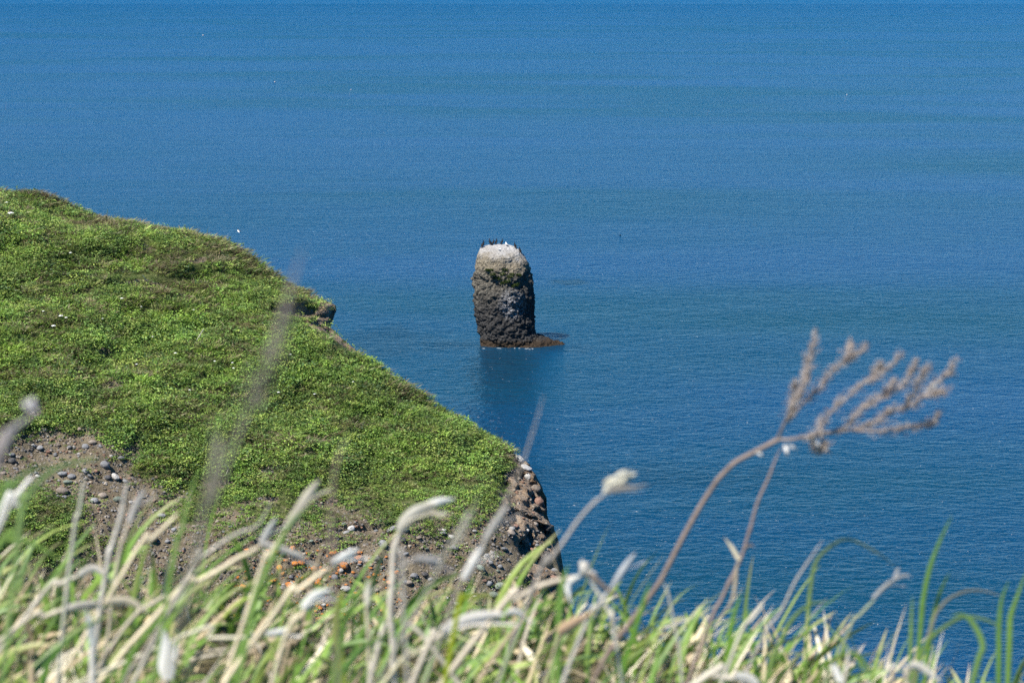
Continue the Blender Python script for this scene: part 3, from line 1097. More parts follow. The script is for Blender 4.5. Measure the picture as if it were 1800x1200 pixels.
# sloping top: the cap leans down towards the viewer
R[..., 2] += (0.34 * R[..., 1] - 0.55) * sstep(7.5, 13.3, R[..., 2])
outw = np.stack([R[..., 0] - R[..., 0].mean(1, keepdims=True), R[..., 1] * 1.2, 0.15 + 0 * R[..., 0]], -1)
outw /= np.linalg.norm(outw, axis=-1)[..., None] + 1e-6
topw = sstep(12.0, 14.0, R[..., 2])
outw = outw * (1 - 0.7 * topw[..., None]) + np.array([0, 0, 1.0]) * 0.7 * topw[..., None]
d = 0.55 * fbm(R / 2.4, 3, 101) + 0.50 * (0.45 - worley(R / 0.95, 102)) + 0.34 * (0.45 - worley(R * np.array([1, 1, 1.3]) / 0.46, 103)) + 0.14 * fbm(R / 0.25, 2, 104)
d *= (1 - 0.60 * topw) * (1 - 0.55 * sstep(10.3, 12.3, R[..., 2]))
# hollows on the front under the cap
front = sstep(0.2, -0.5, outw[..., 1])
pxx = R[..., 0] / YC * F + 900
pyy = 600 + (SP * 0 + np.tan(np.arctan((CAMZ - R[..., 2]) / (YC + R[..., 1])) - PITCH)) * F
for (cx, cy, rx, ry, a) in ((882, 498, 24, 9, .35), (866, 507, 20, 12, .35), (925, 545, 14, 18, .45), (905, 500, 20, 10, .3), (880, 556, 26, 14, .25)):
    d -= a * np.exp(-ell(pxx, pyy, cx, cy, rx, ry) ** 2) * front
R = R + outw * d[..., None]
rf = grid_faces(NV, NT_, True)
stack_root = empty('sea_stack', (XC, YC, 0))
Rl = R.copy()
Rl[..., 0] -= XC


def stack_material():
    t = NT('sea_stack_rock')
    tc = t.n('TexCoord')
    P = tc.outputs['Object']
    sx = t.n('SeparateXYZ')
    t.set(sx.inputs[0], P)
    z = sx.outputs['Z']
    n1 = t.noise(P, 0.8, 6, 0.65)
    n2 = t.noise(P, 3.0, 5, 0.7)
    n3 = t.noise(P, 9.0, 3, 0.7)
    v1 = t.voro(P, 2.4)
    v2 = t.voro(P, 5.5)
    dark = t.mix(t.ramp(n2, 0.35, 0.65), (0.016, 0.016, 0.0165), (0.066, 0.063, 0.060))
    tan = t.mix(t.ramp(n2, 0.38, 0.66), (0.060, 0.054, 0.045), (0.185, 0.168, 0.132))
    zz = t.math('ADD', z, t.math('MULTIPLY', t.math('SUBTRACT', n1, 0.5), 4.5))
    # left side keeps its tan crust lower down
    zz = t.math('SUBTRACT', zz, t.math('MULTIPLY', sx.outputs['X'], 0.35))
    c = t.mix(t.ramp(zz, 5.2, 10.4), dark, tan)
    cap = t.mix(t.ramp(n2, 0.35, 0.65), (0.135, 0.112, 0.078), (0.265, 0.228, 0.165))
    c = t.mix(t.ramp(t.math('ADD', z, t.math('MULTIPLY', t.math('SUBTRACT', n2, 0.5), 2.2)), 10.4, 11.3), c, cap)
    # guano
    zg = t.math('ADD', z, t.math('MULTIPLY', t.math('SUBTRACT', n1, 0.5), 3.0))
    zg = t.math('ADD', zg, t.math('MULTIPLY', t.math('SUBTRACT', n3, 0.5), 4.0))
    zg = t.math('ADD', zg, t.math('MULTIPLY', sx.outputs['X'], 0.12))
    c = t.mix(t.math('MULTIPLY', t.ramp(zg, 11.9, 14.3), 0.85), c, (0.46, 0.45, 0.44))
    # droppings streaked over the knobs of the middle front
    dxx = t.math('MULTIPLY', t.math('SUBTRACT', sx.outputs['X'], 1.3), 0.42)
    dzz = t.math('MULTIPLY', t.math('SUBTRACT', z, 6.2), 0.36)
    e = t.math('ADD', t.math('MULTIPLY', dxx, dxx), t.math('MULTIPLY', dzz, dzz))
    g2 = t.math('MULTIPLY', t.ramp(e, 1.0, 0.1), t.ramp(t.math('ADD', n3, t.math('MULTIPLY', n2, 0.6)), 0.74, 0.92))
    c = t.mix(t.math('MULTIPLY', g2, 0.75), c, (0.40, 0.40, 0.42))
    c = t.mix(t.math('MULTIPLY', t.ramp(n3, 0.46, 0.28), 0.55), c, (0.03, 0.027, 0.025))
    # weed band at the waterline
    zk = t.math('ADD', z, t.math('MULTIPLY', t.math('SUBTRACT', n2, 0.5), 1.0))
    kelp = t.mix(t.ramp(n3, 0.4, 0.6), (0.024, 0.018, 0.013), (0.062, 0.042, 0.025))
    c = t.mix(t.ramp(zk, 1.25, 0.5), c, kelp)
    h = t.math('ADD', t.math('MULTIPLY', n2, 0.35), t.math('MULTIPLY', n3, 0.2))
    h = t.math('SUBTRACT', h, t.math('MULTIPLY', v1, 0.25))
    h = t.math('SUBTRACT', h, t.math('MULTIPLY', v2, 0.15))
    return t.finish(t.bsdf(c, 0.92, t.bump(h, 0.7, 1.0), 0.15))


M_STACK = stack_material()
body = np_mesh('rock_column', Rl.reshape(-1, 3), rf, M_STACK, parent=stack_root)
tag(stack_root, 'tall dark rock pillar with white top rising from the sea', 'sea stack')
BV_ROCK = BVHTree.FromPolygons([tuple(v) for v in (Rl + np.array([XC, YC, 0])).reshape(-1, 3)], [tuple(f) for f in rf.tolist()])

# low ledge running to the right, brown with weed
def ledge():
    nu, nv = 120, 90
    u = np.linspace(-1, 1, nu)
    v = np.linspace(-1, 1, nv)
    U, V_ = np.meshgrid(u, v, indexing='ij')
    x0, x1 = (838 - 900) / F * YC - XC, (1000 - 900) / F * YC - XC
    X = x0 + (U + 1) / 2 * (x1 - x0)
    wid = np.interp(U, [-1, -.6, 0.2, 0.55, 0.8, 1], [2.6, 4.0, 3.9, 2.6, 1.4, .3])
    Y = V_ * wid - 0.2
    prof = np.interp(U, [-1, -.9, .1, .38, .52, .66, .82, .95, 1], [-.6, .4, .9, 1.35, .95, .52, .26, .05, -.4])
    Z = prof * (1 - np.abs(V_) ** 2.4) - 0.6 * np.abs(V_) ** 3
    Q = np.stack([X, Y, Z], -1)
    Q[..., 2] += 0.30 * fbm(Q / 0.9, 3, 120) + 0.30 * (0.4 - worley(Q / 0.6, 121))
    Q[..., 1] += 0.3 * fbm(Q / 0.8 + 9, 3, 122)
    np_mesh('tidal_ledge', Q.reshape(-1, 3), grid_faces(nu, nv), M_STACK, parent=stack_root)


ledge()

# small outcrop at left waist
def tufts():
    spots = [(862, 475, 9), (866, 482, 9), (887, 474, 9), (884, 482, 8), (897, 486, 9), (892, 494, 10), (886, 497, 10), (904, 502, 8), (900, 482, 6),
             (871, 488, 7), (912, 483, 6), (908, 500, 8), (857, 474, 5), (880, 490, 6)]
    for (x, y, w) in spots:
        loc, n = hit(BV_ROCK, x, y)
        if loc is None:
            continue
        m = 110
        s = w * loc.y / F * .5
        az = rng.uniform(0, 6.28, m)
        r = np.sqrt(rng.random(m)) * s
        c0 = np.array(loc) - np.array([XC, YC, 0])
        pos = c0 + np.stack([np.cos(az) * r, -np.abs(np.sin(az)) * r * .6, rng.uniform(-.5, .5, m) * s], 1)
        ax = norm(np.stack([np.cos(az), np.sin(az) - .6, rng.uniform(-.4, 1, m)], 1))
        ln = rng.uniform(.14, .32, m)
        cols = np.array([(.045, .085, .02), (.06, .11, .022), (.10, .12, .035)])[rng.integers(0, 3, m)]
        v, f, c = leaf_quads(pos, ax, np.tile((0, 0, 1.0), (m, 1)), ln, ln * .4, cols)
        np_mesh('grass_tuft', v, f, M_LEAF, c, smooth=False, parent=stack_root)


tufts()

# ------------------------------------------------------------------ birds
def bird_mesh(kind):
    mb = MB()
    if kind == 'cormorant':
        blk = (0.012, 0.013, 0.017)
        spine = catmull([(-.20, 0, .10), (-.08, 0, .17), (.02, 0, .30), (.09, 0, .45), (.10, 0, .56), (.09, 0, .66), (.12, 0, .72), (.17, 0, .73)], 26)
        rad = np.interp(np.linspace(0, 1, 26), [0, .12, .32, .5, .62, .75, .86, .93, 1], [.02, .07, .125, .11, .06, .038, .045, .045, .02])
        mb.tube(spine, rad, blk, 12)
        mb.tube(catmull([(.17, 0, .73), (.23, 0, .735), (.27, 0, .715)], 5), [.02, .015, .012, .011, .005], (.25, .2, .08), 6)
        mb.strip(catmull([(-.16, 0, .14), (-.26, 0, .05), (-.33, 0, .0)], 6), np.linspace(.10, .13, 6), blk, side=(0, 1, 0), fold=.1)
        for s in (-1, 1):
            mb.tube(catmull([(.0, .10 * s, .40), (-.07, .125 * s, .26), (-.18, .07 * s, .10)], 8), np.interp(np.linspace(0, 1, 8), [0, .4, 1], [.05, .06, .012]), (0.02, 0.018, 0.018), 8)
            mb.tube([(0, .06 * s, .20), (0.0, .06 * s, .01)], .016, (.03, .03, .03), 6)
            mb.strip([(-.01, .06 * s, .012), (.06, .06 * s, .012), (.11, .06 * s, .010)], [.02, .05, .07], (.03, .03, .03), side=(0, 1, 0), fold=.02)
    else:
        wht, gry = (.80, .80, .78), (.30, .31, .33)
        spine = catmull([(-.26, 0, .20), (-.10, 0, .22), (.06, 0, .25), (.15, 0, .34), (.18, 0, .42), (.22, 0, .44)], 22)
        rad = np.interp(np.linspace(0, 1, 22), [0, .2, .45, .65, .8, .9, 1], [.02, .085, .12, .085, .055, .055, .025])
        mb.tube(spine, rad, wht, 12)
        mb.tube([(.22, 0, .44), (.27, 0, .435), (.30, 0, .42)], [.018, .014, .004], (.65, .45, .05), 6)
        for s in (-1, 1):
            mb.tube(catmull([(.06, .085 * s, .30), (-.12, .09 * s, .27), (-.36, .03 * s, .22)], 8), np.interp(np.linspace(0, 1, 8), [0, .4, 1], [.04, .06, .01]), gry, 8)
            mb.tube([(0, .04 * s, .16), (0, .04 * s, .01)], .010, (.55, .35, .2), 6)
            mb.strip([(-.01, .04 * s, .012), (.04, .04 * s, .012), (.07, .04 * s, .010)], [.02, .04, .05], (.55, .35, .2), side=(0, 1, 0), fold=.02)
    return mb


def perch(kind, x, y, rz, s, label, group=None):
    for dy in (0, 1, 2, 3, 4, 5, 6):
        loc, n = hit(BV_ROCK, x, y + dy)
        if loc is not None:
            break
    if loc is None:
        return
    o = bird_mesh(kind).build(kind, M_BIRD)
    o.location = loc - Vector((0, 0, .02))
    o.rotation_euler = (0, 0, rz)
    o.scale = (s * 1.05, s * 1.05, s * 1.1)
    tag(o, label, 'bird', group)


perch('cormorant', 848.5, 435, 0.6, 1.25, 'black cormorant at the left end of the white rock top')
perch('cormorant', 862, 431, 2.6, 1.15, 'slim upright black cormorant, tallest of the row on the rock top')
perch('cormorant', 866.7, 428.5, 0.4, 1.0, 'small black cormorant between two others on the rock top')
perch('cormorant', 872.2, 428.5, 0.9, 1.05, 'hunched black cormorant at the middle of the rock top')
perch('cormorant', 882, 428.5, 0.7, 1.0, 'black cormorant next to the white gull on its left side')
perch('cormorant', 905.6, 436.5, 2.2, 1.1, 'black cormorant alone on the right shoulder of the rock top')
perch('cormorant', 914.2, 444, 2.4, 1.0, 'black cormorant lowest down on the right edge of the rock top')
perch('gull', 890, 432.5, 1.9, 1.1, 'white gull standing on the rock crest between black cormorants')
perch('gull', 878, 441, 0.5, .8, 'small white gull sitting lower on the white rock top')


def flying_gull():
    c = at(420, 407, 300.0)
    root = empty('flying_gull', c)
    mb = MB()
    mb.tube(catmull([(-.30, 0, -.02), (-.1, 0, -.02), (.1, 0, 0), (.26, 0, .05), (.32, 0, .05)], 16), np.interp(np.linspace(0, 1, 16), [0, .35, .6, .85, 1], [.03, .13, .13, .08, .03]), (.8, .79, .76), 10)
    mb.build('body', M_BIRD, root)
    for s in (-1, 1):
        mb = MB()
        mb.strip(catmull([(.06, .05 * s, .06), (.10, .35 * s, .20), (0, .70 * s, .16), (-.16, 1.0 * s, .08)], 12), np.interp(np.linspace(0, 1, 12), [0, .4, 1], [.26, .22, .03]), (.045, .045, .055), side=(1, 0, 0), fold=.06)
        mb.build('wing', M_BIRD, root)
    root.rotation_euler = (0.5, -0.5, 2.5)
    tag(root, 'white gull with dark wings flying over the sea above the ridge', 'bird')


flying_gull()


def water_pt(x, y):
    dx, dy, dz = ray(x, y)
    t = -CAMZ / dz
    return np.array([dx * t, dy * t, 0.0])


def swimming_bird():
    p = water_pt(1090, 414)
    mb = MB()
    mb.tube(catmull([(-.3, 0, .10), (-.12, 0, .08), (.12, 0, .08), (.24, 0, .13), (.27, 0, .22), (.34, 0, .25)], 20), np.interp(np.linspace(0, 1, 20), [0, .25, .5, .7, .85, 1], [.02, .14, .15, .07, .06, .03]), (.012, .013, .017), 10)
    mb.tube([(.34, 0, .25), (.43, 0, .245)], [.02, .006], (.2, .16, .06), 6)
    o = mb.build('swimming_cormorant', M_BIRD)
    o.scale = (.75, .75, .75)
    o.location = p
    o.rotation_euler = (0, 0, 0.8)
    tag(o, 'lone dark bird swimming on the sea right of the rock', 'bird')


swimming_bird()


def pole_buoy(x, y, hpx, lean, label, flag):
    p = water_pt(x, y)
    h = hpx * p[1] / F
    w = p[1] / F * 0.55
    root = empty('marker_buoy', p)
    mb = MB()
    mb.tube([(0, 0, -.4), (lean * h * .5, 0, h * .5), (lean * h, 0, h)], [w * .17, w * .15, w * .12], (.36, .36, .36), 6)
    mb.build('pole', M_BUOY, root)
    mb = MB()
    mb.blob((0, 0, 0.05), (w * .5, w * .5, w * .4), (.5, .47, .42), 2, rough=.05)
    mb.build('float', M_BUOY, root)
    if flag:
        mb = MB()
        mb.strip([(lean * h, 0, h * .93), (lean * h + w * 1.0, 0, h * .92), (lean * h + w * 1.9, 0, h * .90)], [h * .22, h * .20, h * .16], (.55, .52, .52), side=(0, 0, 1), fold=.05)
        mb.build('flag', M_BUOY, root)
    tag(root, label, 'buoy')


pole_buoy(614, 168, 11, .22, 'thin leaning pole buoy left of centre on the distant sea', True)
pole_buoy(9, 193, 13, .22, 'thin pole buoy at the far left of the distant sea', False)
pole_buoy(1243, 202, 9, .25, 'faint short pole buoy right of centre on the distant sea', False)
pole_buoy(1485, 178, 12, .22, 'thin pole buoy farthest right on the distant sea', True)


def ball_float(x, y, wpx, label):
    p = water_pt(x, y)
    r = wpx * .5 * p[1] / F
    root = empty('fishing_float', p)
    mb = MB()
    mb.blob((0, 0, r * .5), (r, r, r * .9), (.42, .42, .40), 1, rough=.04, n=12)
    mb.build('ball', M_BUOY, root)
    mb = MB()
    mb.tube([(0, 0, r * 1.3), (0, 0, r * 1.75)], r * .18, (.2, .2, .2), 6)
    mb.build('eyelet', M_BUOY, root)
    tag(root, label, 'float')


ball_float(483, 145, 2.6, 'small white fishing float nearest the left pole buoy')
ball_float(357, 63, 2.6, 'small pale fishing float far out near the top of the sea')


def foam():
    mb = MB()
    for (x, y, w) in ((850, 612.5, 5), (877, 612, 7), (880, 612.6, 4), (905, 612, 2.5), (913, 612, 4), (925, 613, 6), (931, 614, 4), (928, 612.5, 3), (936, 613, 3)):
        c = water_pt(x, y)
        rx = w * .5 * c[1] / F
        ry = .16 + random.random() * .22
        a = np.linspace(0, 6.283, 18, endpoint=False)
        rr = 1 + .45 * vnoise(np.stack([np.cos(a) * 2 + x, np.sin(a) * 2, 0 * a], -1), 4)
        ring = np.stack([np.cos(a) * rr * rx, np.sin(a) * rr * ry, np.full(18, .02)], -1) + c
        inner = np.stack([np.cos(a) * rr * rx * .4, np.sin(a) * rr * ry * .4, np.full(18, .05)], -1) + c
        mid = np.tile(c + np.array([0, 0, .06]), (18, 1))
        mb.add(np.concatenate([ring, inner, mid]), grid_faces(3, 18, True), (.20, .24, .26))
    o = mb.build('foam', M_PETAL)
    tag(o, 'white flecks of foam washing along the foot of the rock', 'foam', kind='stuff')


foam()

# ------------------------------------------------------------------ near bluff and its grass
def zg(X, Y):
    X, Y = np.asarray(X, float), np.asarray(Y, float)
    e = 2.72 + 0.16 * np.sin(X * 2.3 + .6) - 0.10 * np.clip(X, -3, 3)
    z = -0.875 - 0.126 * np.clip(X + .65, -2.0, 3.0) + 0.05 * (2.6 - np.clip(Y, -6, 2.6)) + 0.025 * np.sin(X * 4.1 + 1.0) + 0.05 * sstep(-.15, -.5, X)
    over = np.maximum(Y - e, 0)
    return CAMZ + z - 0.5 * over - 1.5 * np.minimum(over, 30) ** 1.0 * sstep(0, 1.2, over)


gx = np.concatenate([np.linspace(-40, -3, 40), np.linspace(-2.9, 2.9, 120), np.linspace(3, 40, 40)])
gy = np.concatenate([np.linspace(-30, 1, 30), np.linspace(1.05, 5, 90), np.linspace(5.2, 33, 40)])
GX, GY = np.meshgrid(gx, gy, indexing='ij')
GZ = zg(GX, GY)
G = np.stack([GX, GY, GZ], -1)
G[..., 2] += 0.03 * fbm(G / 0.25, 4, 130) + 0.015 * fbm(G / .06, 2, 131)


def ground_material():
    t = NT('bluff_ground')
    g = t.n('NewGeometry')
    P = g.outputs['Position']
    n1 = t.noise(P, 9.0, 6, 0.65)
    n2 = t.noise(P, 60.0, 4, 0.7)
    c = t.mix(t.ramp(n1, .35, .65), (.06, .075, .025), (.15, .125, .07))
    c = t.mix(t.math('MULTIPLY', t.ramp(n2, .5, .7), .7), c, (.32, .27, .17))
    return t.finish(t.bsdf(c, .95, t.bump(n2, .03, .8), .1))


gr = np_mesh('ground', G.reshape(-1, 3), grid_faces(len(gx), len(gy))[:, ::-1], ground_material())
tag(gr, 'grassy edge of the near bluff at the bottom of the view', 'ground', kind='structure')


def blades(n, xr_, yr_, hmin, hmax, wmin, wmax, cols, lean_mu, lean_sd, curl, dens, wind=0.5, tipcol=None, droop=1.0):
    X = rng.uniform(*xr_, n * 3)
    Y = rng.uniform(*yr_, n * 3)
    keep = rng.random(n * 3) < dens(X, Y)
    X, Y = X[keep][:n], Y[keep][:n]
    n = len(X)
    Z = zg(X, Y) - 0.01
    K = 9
    s = np.linspace(0, 1, K)
    L = hmin + (hmax - hmin) * rng.random(n) ** 1.6
    Wd = rng.uniform(wmin, wmax, n)
    az = rng.uniform(-math.pi, math.pi, n)
    az = np.where(rng.random(n) < wind, rng.normal(0.0, 0.6, n), az)
    ph0 = np.abs(rng.normal(lean_mu, lean_sd, n))
    cu = rng.uniform(0.2, 1.0, n) * curl
    phi = ph0[:, None] + cu[:, None] * s[None, :] ** 1.5 * droop
    dl = L[:, None] / (K - 1)
    dh = np.sin(phi) * dl
    dzv = np.cos(phi) * dl
    hx = np.concatenate([np.zeros((n, 1)), np.cumsum(dh[:, :-1], 1)], 1)
    hz = np.concatenate([np.zeros((n, 1)), np.cumsum(dzv[:, :-1], 1)], 1)
    path = np.stack([X[:, None] + hx * np.cos(az)[:, None], Y[:, None] + hx * np.sin(az)[:, None], Z[:, None] + hz], -1)
    tw = rng.uniform(-1.1, 1.1, n)
    side = np.stack([-np.sin(az), np.cos(az), 0 * az], -1)
    tang = np.gradient(path, axis=1)
    tang /= np.linalg.norm(tang, axis=-1)[..., None] + 1e-9
    u = np.cross(np.broadcast_to(side[:, None, :], path.shape), tang)
    sd_ = side[:, None, :] * np.cos(tw)[:, None, None] + u * np.sin(tw)[:, None, None]
    uu = np.cross(sd_, tang)
    wp = (np.interp(s, [0, .15, .5, .85, 1], [.55, .85, 1, .55, .04]))[None, :] * Wd[:, None]
    v = np.stack([path - sd_ * wp[..., None] / 2 + uu * wp[..., None] * .22, path, path + sd_ * wp[..., None] / 2 + uu * wp[..., None] * .22], 2)
    ff = grid_faces(K, 3)
    f = (ff[None] + (np.arange(n) * K * 3)[:, None, None]).reshape(-1, 4)
    base = cols[rng.integers(0, len(cols), n)] * rng.uniform(.75, 1.2, (n, 1))
    c = np.repeat(base[:, None, :], K, 1)
    if tipcol is not None:
        w = (rng.random(n) < .4)[:, None, None] * sstep(.55, 1.0, s)[None, :, None]
        c = c * (1 - w) + np.asarray(tipcol) * w
    c = np.repeat(c[:, :, None, :], 3, 2)
    return v.reshape(-1, 3), f, c.reshape(-1, 3)


def merge(parts):
    V, Fc, C, off = [], [], [], 0
    for v, f, c in parts:
        V.append(v); Fc.append(f + off); C.append(c); off += len(v)
    return np.concatenate(V), np.concatenate(Fc), np.concatenate(C)


GFG = np.array([(.22, .36, .06), (.17, .31, .05), (.27, .40, .10), (.12, .24, .04), (.31, .40, .09), (.20, .32, .10)])
DFG = np.array([(.66, .56, .37), (.52, .42, .26), (.78, .70, .53), (.40, .31, .20), (.56, .50, .40), (.34, .27, .18)])


def left_dense(X, Y):
    return np.clip(0.58 - 0.50 * X, .16, 1.0)


def clumpy(X, Y):
    return left_dense(X, Y) * (0.35 + 0.9 * sstep(-.25, .35, fbm(np.stack([X * 3.2, Y * 3.2, 0 * X], -1), 2, 140)))


def thin_right(X, Y):
    return (0.25 + 0.75 * sstep(-.2, .25, fbm(np.stack([X * 5, Y * 5, 0 * X], -1), 2, 143))) * np.clip(.75 - .25 * X, .3, 1)


g1 = blades(5600, (-1.5, 1.5), (1.35, 2.95), .04, .15, .004, .012, GFG, .45, .3, 1.5, clumpy, .6, (.45, .40, .2))
g2 = blades(620, (-1.5, .2), (1.4, 2.8), .12, .25, .006, .012, GFG, .40, .25, 1.8, left_dense, .6, (.45, .42, .2))
g3 = blades(300, (-.1, 1.5), (1.6, 2.9), .12, .28, .004, .009, GFG, .30, .25, 1.7, thin_right, .6, (.4, .38, .2))
v, f, c = merge([g1, g2, g3])
go = np_mesh('grass', v, f, M_GRASS, c)
tag(go, 'blurred green grass blades along the edge of the near bluff', 'grass', kind='stuff')
d1 = blades(6000, (-1.5, 1.5), (1.35, 2.9), .05, .17, .002, .008, DFG, 1.0, .5, .5, clumpy, .45)
d4 = blades(2800, (-1.5, 1.5), (1.35, 2.9), .03, .09, .006, .014, DFG, .7, .6, 1.6, clumpy, .4)
d2 = blades(300, (-1.5, .6), (1.5, 2.8), .12, .24, .002, .006, DFG, .8, .3, .3, left_dense, .8)
d3 = blades(160, (0, 1.5), (1.6, 2.9), .10, .24, .002, .005, DFG, .5, .3, .5, thin_right, .9)
v, f, c = merge([d1, d4, d2, d3])
do = np_mesh('dry_grass', v, f, M_DRY, c)
tag(do, 'pale dead grass litter tangled among the green blades', 'dry grass', kind='stuff')

# ------------------------------------------------------------------ single stalks and blades in front
def world_path(pts, depth, root=True):
    P = []
    n = len(pts)
    for k, q in enumerate(pts):
        dd = q[2] if len(q) > 2 else depth
        P.append(at(q[0], q[1], dd))
    if root:                                            # carry the foot down into the turf
        p0, p1 = P[0], P[1]
        d = p0 - p1
        d = d / (np.linalg.norm(d) + 1e-9)
        d = d * .9 + np.array([0, 0, -.40])
        d[1] = 0.02
        q = p0.copy()
        for _ in range(400):
            if q[2] < zg(q[0], q[1]) - .02:
                break
            q = q + d * .006
        if np.linalg.norm(q - p0) > .02:
            P.insert(0, q)
    return P


PALE = (.76, .66, .46); GREYST = (.46, .41, .34); WHITE = (.93, .89, .80); BROWN = (.24, .18, .14); TAN = (.48, .39, .27); PEACH = (.62, .42, .26)


def wcol(a, b, n):
    return np.array(a)[None, :] * (1 - np.linspace(0, 1, n)[:, None]) + np.array(b)[None, :] * np.linspace(0, 1, n)[:, None]


def dry_stalk(name, label, depth, stem, w0, w1, col, sheaths=(), heads=(), leaves=(), cat='dry stalk', group=None, root=True):
    px = depth / F
    P = world_path(stem, depth, root)
    n = max(14, 7 * len(P))
    path = catmull(P, n)
    path = path + 0.0012 * np.stack([vnoise(path * 30 + 3.1, 3), 0 * path[:, 0], vnoise(path * 30, 4)], -1)
    c = np.asarray(col, float)[None, :] * (1 + .18 * vnoise(path * 60, 7)[:, None])
    mb = MB()
    nodes = 1 + .25 * (np.abs(((np.linspace(0, 3.2, n)) % 1) - .5) > .46)
    mb.tube(path, np.interp(np.linspace(0, 1, n), [0, .85, 1], [w0, w1, w1 * .25]) * .32 * px * nodes, c, 8)
    if not (sheaths or heads or leaves):
        o = mb.build(name, M_DRY, origin=P[0])
        return tag(o, label, cat, group)
    r = empty(name, P[0])
    mb.build('stem', M_DRY, r, origin=P[0])
    for (pts, w, cc) in sheaths:
        Q = catmull([at(q[0], q[1], depth - .004) for q in pts], 14)
        mb = MB()
        prof = np.interp(np.linspace(0, 1, 14), [0, .12, .5, .85, 1], [.75, .95, 1, .55, .03])
        cq = np.asarray(cc)[None, :] * (1 + .2 * vnoise(Q * 80, 9)[:, None])
        mb.strip(Q, prof * w * 1.0 * px, cq, fold=.25)
        tq = np.linspace(0, 1, 14)[:, None] ** 2
        mb.strip(Q + np.array([0, .003, .001]) + tq * np.array([.010, .004, -.012]), np.roll(prof, 1) * w * .6 * px, cq * .8, side=(.3, .9, .2), fold=.3)
        mb.build('leaf_sheath', M_DRY, r, origin=P[0])
    for (pts, w, cc) in leaves:
        Q = catmull([at(q[0], q[1], (q[2] if len(q) > 2 else depth) - .003) for q in pts], 14)
        mb = MB()
        prof = np.interp(np.linspace(0, 1, 14), [0, .2, .6, 1], [.6, 1, .8, .06])
        mb.strip(Q, prof * w * px, cc)
        mb.build('leaf', M_DRY, r, origin=P[0])
    for (x, y, rx, ry, ax, cc) in heads:
        mb = MB()
        cpt = at(x, y, depth)
        a3 = np.array([ax[0], 0.1, -ax[1]])
        for k in range(9):
            o_ = rng.normal(0, .35, 3) * np.array([rx, rx * .6, ry]) * px
            mb.blob(cpt + o_, (ry * .34 * px, ry * .30 * px, rx * .5 * px), np.asarray(cc) * random.uniform(.8, 1.1), k, axis=a3, n=7)
        mb.build('seed_head', M_DRY, r, origin=P[0])
    return tag(r, label, cat, group)


